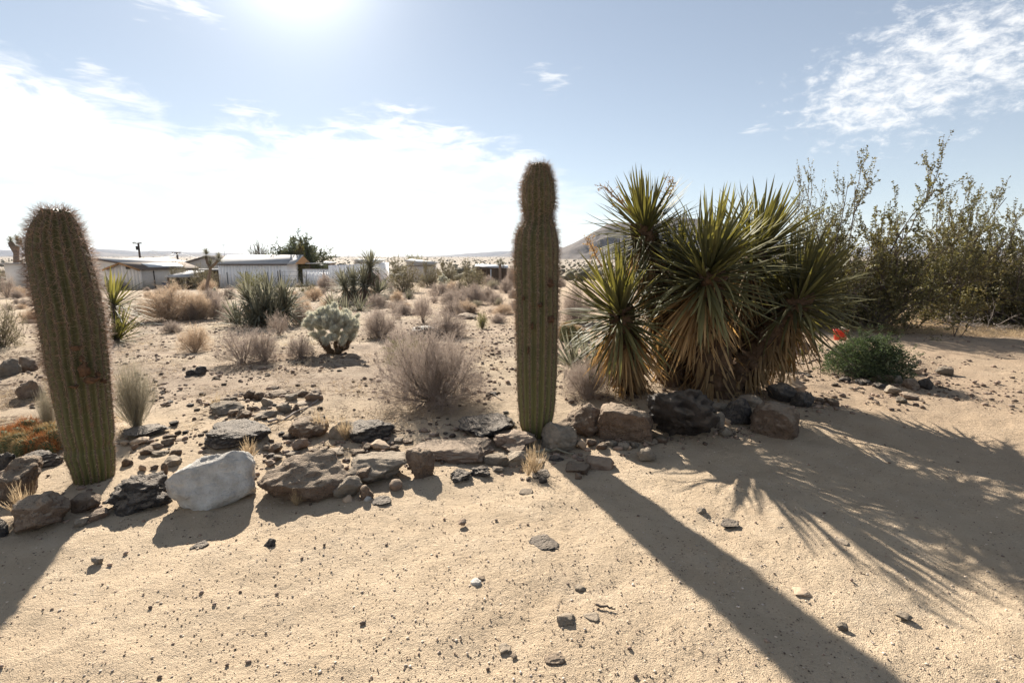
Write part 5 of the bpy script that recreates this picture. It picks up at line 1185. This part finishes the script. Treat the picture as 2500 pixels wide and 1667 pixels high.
# white shed
Ys = gp(600, 701).y; xl = P(535, 680, Ys).x; xr = P(703, 680, Ys).x; zb = H((xl + xr) / 2, Ys) - .1; ze = P(600, 643, Ys).z; zr = P(600, 622, Ys + 2).z; D = 5.
t = thing('shed', ((xl + xr) / 2, Ys, zb), 'long white metal shed with a pale pitched roof and wooden right gable', 'shed')
part('wall', 'wall_white', t, lambda mb: box(mb, xl, xr, Ys + .03, Ys + D, zb, ze - .03))
panels(t, xl, xr, Ys, zb, ze - .06, .36, 'wall_white')
part('roof', 'roof_white', t, lambda mb: (quadslab(mb, (xl - .15, Ys - .3, ze - .04), (xr + .15, Ys - .3, ze - .04), (xr + .15, Ys + D / 2, zr), (xl - .15, Ys + D / 2, zr), .07), quadslab(mb, (xl - .15, Ys + D / 2 + .01, zr), (xr + .15, Ys + D / 2 + .01, zr), (xr + .15, Ys + D + .3, ze - .04), (xl - .15, Ys + D + .3, ze - .04), .07)))
part('eave_trim', 'trim', t, lambda mb: box(mb, xl - .15, xr + .15, Ys - .33, Ys - .305, ze - .2, ze - .06))
def gab(mb):
    V = [(xr + .02, Ys + .05, ze - .1), (xr + .02, Ys + D - .05, ze - .1), (xr + .02, Ys + D / 2, zr - .12)]; V += [(x + .9, y, z) for x, y, z in V]
    mb.add(V, [[0, 1, 2], [3, 5, 4]]); mb.add(V, [[0, 3, 4, 1], [1, 4, 5, 2], [2, 5, 3, 0]])
part('gable', 'wood', t, gab)
part('roof_overhang', 'roof_white', t, lambda mb: (quadslab(mb, (xr + .155, Ys - .3, ze - .05), (xr + 1., Ys - .3, ze - .05), (xr + 1., Ys + D / 2, zr - .01), (xr + .155, Ys + D / 2, zr - .01), .07)))
# open lean-to behind gate
xa, xb = P(704, 680, Ys + 3).x, P(728, 680, Ys + 3).x
t = thing('open_shelter', (xa, Ys + 4, zb), 'dark timber shelter with slanted braces right of the white shed', 'shelter')
for x in np.linspace(xa + 1.1, xb + 1.2, 4): part('post', 'wood_dark', t, lambda mb: box(mb, x - .07, x + .07, Ys + 3.9, Ys + 4.04, zb, ze - .1))
for i in range(4): part('brace', 'wood_dark', t, lambda mb: tubes(mb, np.array([[xa + 1 + i * .35, Ys + 3.8, ze - 1.], [xa + 1.4 + i * .35, Ys + 3.8, ze - .2]]), .05, .05, 4))
for i in range(6): part('board', 'wood', t, lambda mb: box(mb, xa + 1.0, xb + .6, Ys + 4.1, Ys + 4.14, zb + .3 + i * .3, zb + .5 + i * .3))
part('roof', 'roof_white', t, lambda mb: box(mb, xa + 1.0, xb + 1.9, Ys + 3, Ys + 6, ze - .1, ze))
# white panel wall, two heights
Yf = Ys - .5; x0, x1, x2 = P(740, 680, Yf).x, P(803, 680, Yf).x, P(929, 680, Yf).x; zt1 = P(770, 658, Yf).z; zt2 = P(860, 648, Yf).z; zb2 = H(x1, Yf) - .15
t = thing('panel_wall', (x1, Yf, zb2), 'stepped white corrugated panel wall right of the shed', 'wall')
panels(t, x0, x1, Yf, zb2, zt1, .33, 'wall_white'); panels(t, x1, x2, Yf, zb2, lambda x: zt2 + (x - x1) * .04, .33, 'wall_white')
part('top_rail', 'roof_white', t, lambda mb: (box(mb, x0, x1, Yf - .06, Yf + .06, zt1 + .002, zt1 + .07)))
part('end_panel', 'wall_white', t, lambda mb: box(mb, x2 + .01, x2 + .06, Yf, Yf + 4, zb2, zt2 + .3))
# hut behind the panel wall
def flat_hut(px0, px1, pyt, Y, th_px, label, wallm='wall_white', roofm='roof_white', dep=4., slope=.15):
    a, b_ = P(px0, 640, Y).x, P(px1, 640, Y).x; z1 = P(px0, pyt, Y).z; z0 = H((a + b_) / 2, Y) - .2; th_ = th_px / F_PX * Y
    t = thing('flat_roofed_hut', ((a + b_) / 2, Y, z0), label, 'hut')
    part('wall', wallm, t, lambda mb: box(mb, a + .2, b_ - .2, Y + .2, Y + dep, z0, z1 - th_ - .01))
    part('roof', roofm, t, lambda mb: quadslab(mb, (a, Y - .2, z1), (b_, Y - .2, z1 - slope), (b_, Y + dep + .3, z1 - slope + .25), (a, Y + dep + .3, z1 + .25), th_))
    part('fascia', 'trim', t, lambda mb: box(mb, a + .1, b_ - .1, Y - .15, Y + .12, z1 - slope - th_ - .12, z1 - slope - th_ - .02))
flat_hut(864, 926, 635, Ys + 6, 2, 'white hut with a thin flat roof behind the three headed yucca')
flat_hut(988, 1060, 636, 74, 2.5, 'pale hut with a bright sloping flat roof among the far bushes', 'wall_grey', slope=.5)
flat_hut(760, 796, 642, 72, 1.5, 'low far shed with a bright roof edge beyond the panel wall', 'wood_dark')
flat_hut(735, 768, 648, 68, 2, 'small low shed with a pale roof right behind the gate', 'wood_dark')
flat_hut(1158, 1240, 650, 66, 2, 'long low roofed shed behind the brown fence', 'wood_dark', 'metal', 3)
flat_hut(2360, 2395, 604, 300, 3, 'tiny pale far house seen through the right creosotes', 'wall_white')
# brown fence
Yb_ = 60; a, b_ = P(1186, 660, Yb_).x, P(1250, 660, Yb_).x; z1 = P(1200, 655, Yb_).z; z0 = H(a, Yb_) - .1
t = thing('board_fence', (a, Yb_, z0), 'brown board fence left of the tall cactus far back', 'fence')
k = 0; x = a
while x < b_:
    part('board', 'wood_dark', t, lambda mb: box(mb, x, x + .16, Yb_, Yb_ + .03, z0, z1 + random.uniform(-.05, .05))); x += .18
part('rail', 'wood_dark', t, lambda mb: box(mb, a, b_, Yb_ + .035, Yb_ + .1, z1 - .5, z1 - .4))
part('pale_post', 'metal', t, lambda mb: box(mb, P(1197, 660, Yb_ - .2).x, P(1197, 660, Yb_ - .2).x + .12, Yb_ - .2, Yb_ - .08, z0, z1 - .1))
# gable fronted buildings
def gable_front(name, label, Y, pxl, pxr, pxa, pye, pya, dep, wallm, roofm, cat, over=.35, bat=None, shift=(0, 0), trim='trim'):
    xl, xr, xa = P(pxl, pye, Y).x, P(pxr, pye, Y).x, P(pxa, pya, Y).x; ze, za = P(pxl, pye, Y).z, P(pxa, pya, Y).z; z0 = H((xl + xr) / 2, Y) - .2
    t = thing(name, ((xl + xr) / 2, Y, z0), label, cat); ov = over; dx = shift[0]
    def w(mb):
        po = [(xl + ov, z0), (xr - ov, z0), (xr - ov, ze - .05), (xa, za - .12), (xl + ov, ze - .05)]; V = [(x, Y + .3, z) for x, z in po] + [(x + dx, Y + dep, z) for x, z in po]
        n = 5; mb.add(V, [[i, (i + 1) % n, (i + 1) % n + n, i + n] for i in range(n)]); mb.add(V, [[0, i, i + 1] for i in range(1, 4)] + [[n, n + i + 1, n + i] for i in range(1, 4)])
    part('wall', wallm, t, w)
    part('roof', roofm, t, lambda mb: (quadslab(mb, (xl, Y, ze), (xa, Y, za), (xa + dx, Y + dep, za), (xl + dx, Y + dep, ze), .1), quadslab(mb, (xa + .005, Y, za), (xr, Y, ze), (xr + dx, Y + dep, ze), (xa + .005 + dx, Y + dep, za), .1)))
    part('barge_board', trim, t, lambda mb: (quadslab(mb, (xl, Y - .06, ze - .02), (xa, Y - .06, za - .02), (xa, Y - .01, za - .02), (xl, Y - .01, ze - .02), .2), quadslab(mb, (xa + .005, Y - .06, za - .02), (xr, Y - .06, ze - .02), (xr, Y - .01, ze - .02), (xa + .005, Y - .01, za - .02), .2)))
    if bat:
        x = xl + ov
        while x < xr - ov:
            zt = min(np.interp(x, [xl, xa, xr], [ze, za, ze]) - .15, 99)
            mb = MB(); box(mb, x + .01, x + bat - .01, Y + .24, Y + .295, z0, zt); wpart('board', mb.mesh('board', M[wallm]), t); x += bat
    return t, (xl, xr, xa, ze, za, z0)
t, q = gable_front('hut', 'small cream board hut with tan shingle roof and skylight at the left', 57, 249, 341, 291, 657, 640, 6, 'wall_cream', 'roof_tan', 'hut', bat=.38, shift=(3.2, 0), trim='wood')
xl_, xr_, xa_, ze_, za_, z0_ = q
part('vent', 'dark', t, lambda mb: box(mb, P(304, 652, 57).x, P(314, 652, 57).x, 57.15, 57.235, P(304, 657, 57).z, P(304, 649, 57).z))
def sk(mb):
    f = lambda s, y: (xa_ + (xr_ - xa_) * s + 3.2 * (y / 6), 57 + y, za_ + (ze_ - za_) * s + .06)
    quadslab(mb, f(.25, 1.5), f(.8, 1.2), f(.8, 4.6), f(.25, 4.8), .05)
part('skylight', 'glass', t, sk)
part('downpipe', 'dark', t, lambda mb: box(mb, P(354, 680, 57).x, P(354, 680, 57).x + .08, 58.4, 58.48, z0_, ze_ - .2))
gable_front('house', 'white roofed house partly hidden by the fat left cactus', 66, 170, 310, 232, 643, 630, 8, 'wall_cream', 'roof_white', 'house', shift=(4, 0))
gable_front('barn', 'wide grey gabled building behind the joshua tree', 70, 408, 600, 502, 652, 624, 9, 'wall_grey', 'roof_tan', 'barn', shift=(2, 0))
# carport
def carport(px0, px1, pyt, Y, dep, label, th_=.12, post='wood_dark', rise=0.):
    a, b_ = P(px0, 660, Y).x, P(px1, 660, Y).x; z1 = P(px0, pyt, Y).z; z0 = H((a + b_) / 2, Y) - .1
    t = thing('carport', ((a + b_) / 2, Y, z0), label, 'carport')
    part('roof', 'roof_white', t, lambda mb: quadslab(mb, (a, Y, z1), (b_, Y, z1), (b_, Y + dep, z1 + rise), (a + dep * .3, Y + dep, z1 + rise), th_))
    n = max(2, int((b_ - a) / 2.5))
    for i in range(n + 1):
        x = a + .3 + (b_ - a - .6) * i / n
        part('post', post, t, lambda mb: box(mb, x - .08, x + .08, Y + .2, Y + .36, z0, z1 - th_ - .01))
    part('back_wall', 'wood_dark', t, lambda mb: box(mb, a + .8, b_ - .3, Y + dep - .3, Y + dep - .2, z0, z1 - th_ - .05))
    return t
carport(386, 536, 658, 62, 3.5, 'long low carport with a thin white roof edge behind the green bushes')
carport(398, 458, 675, 55, 3., 'lower open shelter with a pale sloping roof and dark inside', rise=.55)
Yq = 54.; a, b_ = P(395, 690, Yq).x, P(407, 690, Yq).x; z0 = H(a, Yq); t = thing('bin', (a, Yq, z0), 'dark blue bin standing at the left end of the lower shelter', 'bin')
part('body', 'blue', t, lambda mb: prism(mb, [(a + .04, z0), (b_ - .04, z0), (b_, z0 + .75), (a, z0 + .75)], Yq, Yq + .5)); part('lid', 'blue', t, lambda mb: box(mb, a - .03, b_ + .03, Yq - .03, Yq + .53, z0 + .755, z0 + .82))
Yq = 60.; a, b_ = P(10, 650, Yq).x, P(46, 650, Yq).x; z0 = H(a, Yq) - .1; t = thing('pale_cabin', (a, Yq, z0), 'pale cabin wall seen left of the fat cactus', 'cabin')
part('wall', 'wall_cream', t, lambda mb: box(mb, a, b_, Yq, Yq + 4, z0, P(25, 645, Yq).z)); part('roof', 'roof_white', t, lambda mb: box(mb, a - .2, b_ + .2, Yq - .2, Yq + 4.2, P(25, 645, Yq).z + .002, P(25, 642, Yq).z))
# gate and wire fence
Yg = Ys - 1.2; ga, gb = P(690, 680, Yg).x, P(726, 680, Yg).x; zg = H(ga, Yg); t = thing('metal_gate', (ga, Yg, zg), 'galvanised pipe gate between shed and white panel wall', 'gate')
gt, gbt = P(700, 663, Yg).z, P(700, 684, Yg).z
for z in np.linspace(gbt, gt, 3): part('rail', 'metal', t, lambda mb: tubes(mb, np.array([[ga, Yg, z], [gb, Yg, z]]), .035, .035, 6))
for x in (ga, gb): part('upright', 'metal', t, lambda mb: tubes(mb, np.array([[x, Yg, zg], [x, Yg, gt + .03]]), .035, .035, 6))
for x, hh in ((ga - .25, 1.9), (ga - .5, 1.8)): part('gate_post', 'dark', t, lambda mb: tubes(mb, np.array([[x, Yg, zg], [x, Yg, zg + hh]]), .05, .05, 6))
Yw = Ys - 1.6; t = thing('wire_fence', (0 * 1. + P(560, 700, Yw).x, Yw, H(P(560, 700, Yw).x, Yw)), 'wire fence on dark steel posts running in front of shed and panel wall', 'fence')
for px in (2, 355, 450, 556, 601, 655, 749, 792, 837, 880, 925, 960, 1000):
    x = P(px, 690, Yw).x; z = H(x, Yw); part('fence_post', 'dark', t, lambda mb: box(mb, x - .03, x + .03, Yw, Yw + .05, z - .1, z + 1.75))
def wires(mb):
    xs = np.linspace(P(0, 690, Yw).x, P(1000, 690, Yw).x, 60)
    for k in range(9): z = hgt(xs, 0 * xs + Yw) + .12 + k * .17; tubes(mb, np.stack([xs, 0 * xs + Yw - .01, z], 1), .004, .004, 3)
    xv = np.arange(P(735, 690, Yw).x, P(1000, 690, Yw).x, .2); z = hgt(xv, 0 * xv + Yw); tubes(mb, np.stack([np.stack([xv, 0 * xv + Yw - .015, z], 1), np.stack([xv, 0 * xv + Yw - .015, z + 1.5], 1)], 1), .004, .004, 3)
part('wire_mesh', 'metal', t, wires, kind='stuff')
# utility poles
def upole(px, pyt, pyb, Y, label, lean=0., trf=True):
    x = P(px, pyt, Y).x; z0 = H(x, Y); z1 = P(px, pyt, Y).z; t = thing('utility_pole', (x, Y, z0), label, 'utility pole', 'utility poles beyond the houses')
    part('pole', 'pole', t, lambda mb: tubes(mb, np.array([[x + lean, Y, z0 - .5], [x, Y, z1]]), Y * .0022, Y * .0016, 8))
    w_ = Y * 10 / F_PX; za = z1 - Y * 2.2 / F_PX
    part('crossarm', 'pole', t, lambda mb: box(mb, x - w_, x + w_, Y - .45, Y - .25, za, za + Y * .0016))
    for s_ in (-1, -.5, .5, 1): part('insulator', 'metal', t, lambda mb: box(mb, x + s_ * w_ * .94 - .08, x + s_ * w_ * .94 + .08, Y - .43, Y - .27, za + Y * .0016 + .003, za + Y * .0035))
    if trf: part('transformer', 'dark', t, lambda mb: tubes(mb, np.array([[x + .05, Y - .6, za - 1.3], [x + .05, Y - .6, za - .5]]), .25, .25, 10))
    return x, Y, za + .4
A1 = upole(337.5, 593, 632, 110, 'nearer utility pole with a transformer above the joshua tree and hut')
A2 = upole(432, 616, 642, 190, 'farther utility pole left of the grey gabled barn', trf=False)
def wire(p, q, sag, label, n=24, r=.03):
    s = np.linspace(0, 1, n)[:, None]; p, q = np.array(p), np.array(q); pl = p * (1 - s) + q * s; pl[:, 2] -= sag * 4 * (s * (1 - s))[:, 0]
    mb = MB(); tubes(mb, pl[None] - p, r, r, 3); obj('power_line', mb.mesh('power_line', M['metal']), M=Matrix.Translation(p), label=label, cat='power line')
L0 = P(-60, 545, 60)
for k, dz in enumerate((-.9, .9)):
    wire((A1[0] + dz, A1[1], A1[2]), (L0.x + dz, 60, L0.z), 1.5, ('left' if k == 0 else 'right') + ' power line from the nearer pole up towards the upper left', r=.012)
    wire((A1[0] + dz, A1[1], A1[2]), (A2[0] + dz, A2[1], A2[2]), 2.5, ('left' if k == 0 else 'right') + ' power line between the two utility poles', r=.03)
wire((A2[0], A2[1], A2[2]), (P(620, 633, 380).x, 380, P(620, 633, 380).z), 3., 'power line leaving the farther pole to the right', r=.05)
Ya = 72; x = P(546, 600, Ya).x; t = thing('antenna', (x, Ya, P(546, 620, Ya).z), 'thin antenna mast on the barn roof above the white shed', 'antenna')
part('mast', 'metal', t, lambda mb: tubes(mb, np.array([[x, Ya, P(546, 625, Ya).z], [x, Ya, P(546, 598, Ya).z]]), .03, .02, 5)); part('crossbar', 'metal', t, lambda mb: box(mb, x - .25, x + .25, Ya - .02, Ya + .02, P(546, 599, Ya).z, P(546, 598, Ya).z))
# trees behind the shed
def tree(name, label, Y, px0, px1, pyt, leafmat, n0, n1, n2, nl, ls, w, trunk_r, cat='tree', squash=1.):
    xa, xb = P(px0, 640, Y).x, P(px1, 640, Y).x; x = (xa + xb) / 2; z0 = H(x, Y); top = P((px0 + px1) / 2, pyt, Y).z; Wd = xb - xa; Hh = top - z0
    t = thing(name, (x, Y, z0), label, cat); mb = MB()
    d = hemi(n0, .15, 1, .8); fork = np.array([0, 0, .18]); a = grow(np.tile(fork, (n0, 1)) + rng.normal(0, .02, (n0, 3)), d, rng.uniform(.5, .8, n0), 7, .12, .02)
    s, dd = spawn(a, n1, .25, 1, .7, .1); b_ = grow(s, dd, rng.uniform(.15, .35, len(s)), 4, .2)
    s, dd = spawn(b_, n2, .2, 1, .8); c_ = grow(s, dd, rng.uniform(.05, .13, len(s)), 2, .25, -.03)
    ps = norm_shrub([a, b_, c_]); sc = np.array([Wd, Wd * .9, Hh])
    ps = [p * sc for p in ps]
    tubes(mb, np.array([[[0, 0, -.1], [.03, 0, Hh * .1], [0, 0, Hh * .2]]]), trunk_r, trunk_r * .8, 10); tubes(mb, ps[0], trunk_r * .45, .02, 5); tubes(mb, ps[1], .03, .01, 3); ribbons(mb, ps[2], w, w * .5)
    m_ = Matrix.Translation((x, Y, z0)); obj('trunk', mb.mesh('trunk', M['creo_stem'], True), t, m_)
    s, dd = spawn(ps[2], nl, 0, 1, 1.3); mb = MB(); diamonds(mb, s, dd, ls * rng.uniform(.6, 1.4, len(s)), ls * .7, rng.uniform(0, 1, len(s)))
    if nl > 4: shell_leaves(mb, 16000, ls, sc, zlo=.14, cl=.5, w=.7)
    obj('crown', mb.mesh('crown', leafmat), t, m_)
tree('mesquite_tree', 'wide dark green tree behind the right end of the white shed', 68, 655, 800, 586, M['tree_leaf'], 26, 12, 10, 10, .16, .03, .25)
tree('mesquite_tree', 'rounded lighter green tree just right of the shed roof ridge', 64, 712, 752, 606, M['creo_leaf'], 14, 9, 8, 9, .13, .02, .15)
tree('bare_tree', 'thin pale nearly bare tree behind the shed roof, left of the dark green one', 70, 598, 668, 596, M['creo_yellow'], 16, 9, 7, 2, .07, .03, .15)

# ------------------------------------------------------------------ air
hm = bpy.data.materials.new('haze'); hm.use_nodes = True; n = hm.node_tree; n.nodes.clear()
v = n.nodes.new('ShaderNodeVolumePrincipled'); v.inputs['Density'].default_value = .00007; v.inputs['Color'].default_value = (.62, .74, .95, 1); v.inputs['Anisotropy'].default_value = 0
o = n.nodes.new('ShaderNodeOutputMaterial'); n.links.new(v.outputs[0], o.inputs['Volume'])
mb = MB(); box(mb, -6000, 6000, -6000, 6000, -8, 130); obj('haze', mb.mesh('haze', hm), kind='stuff')
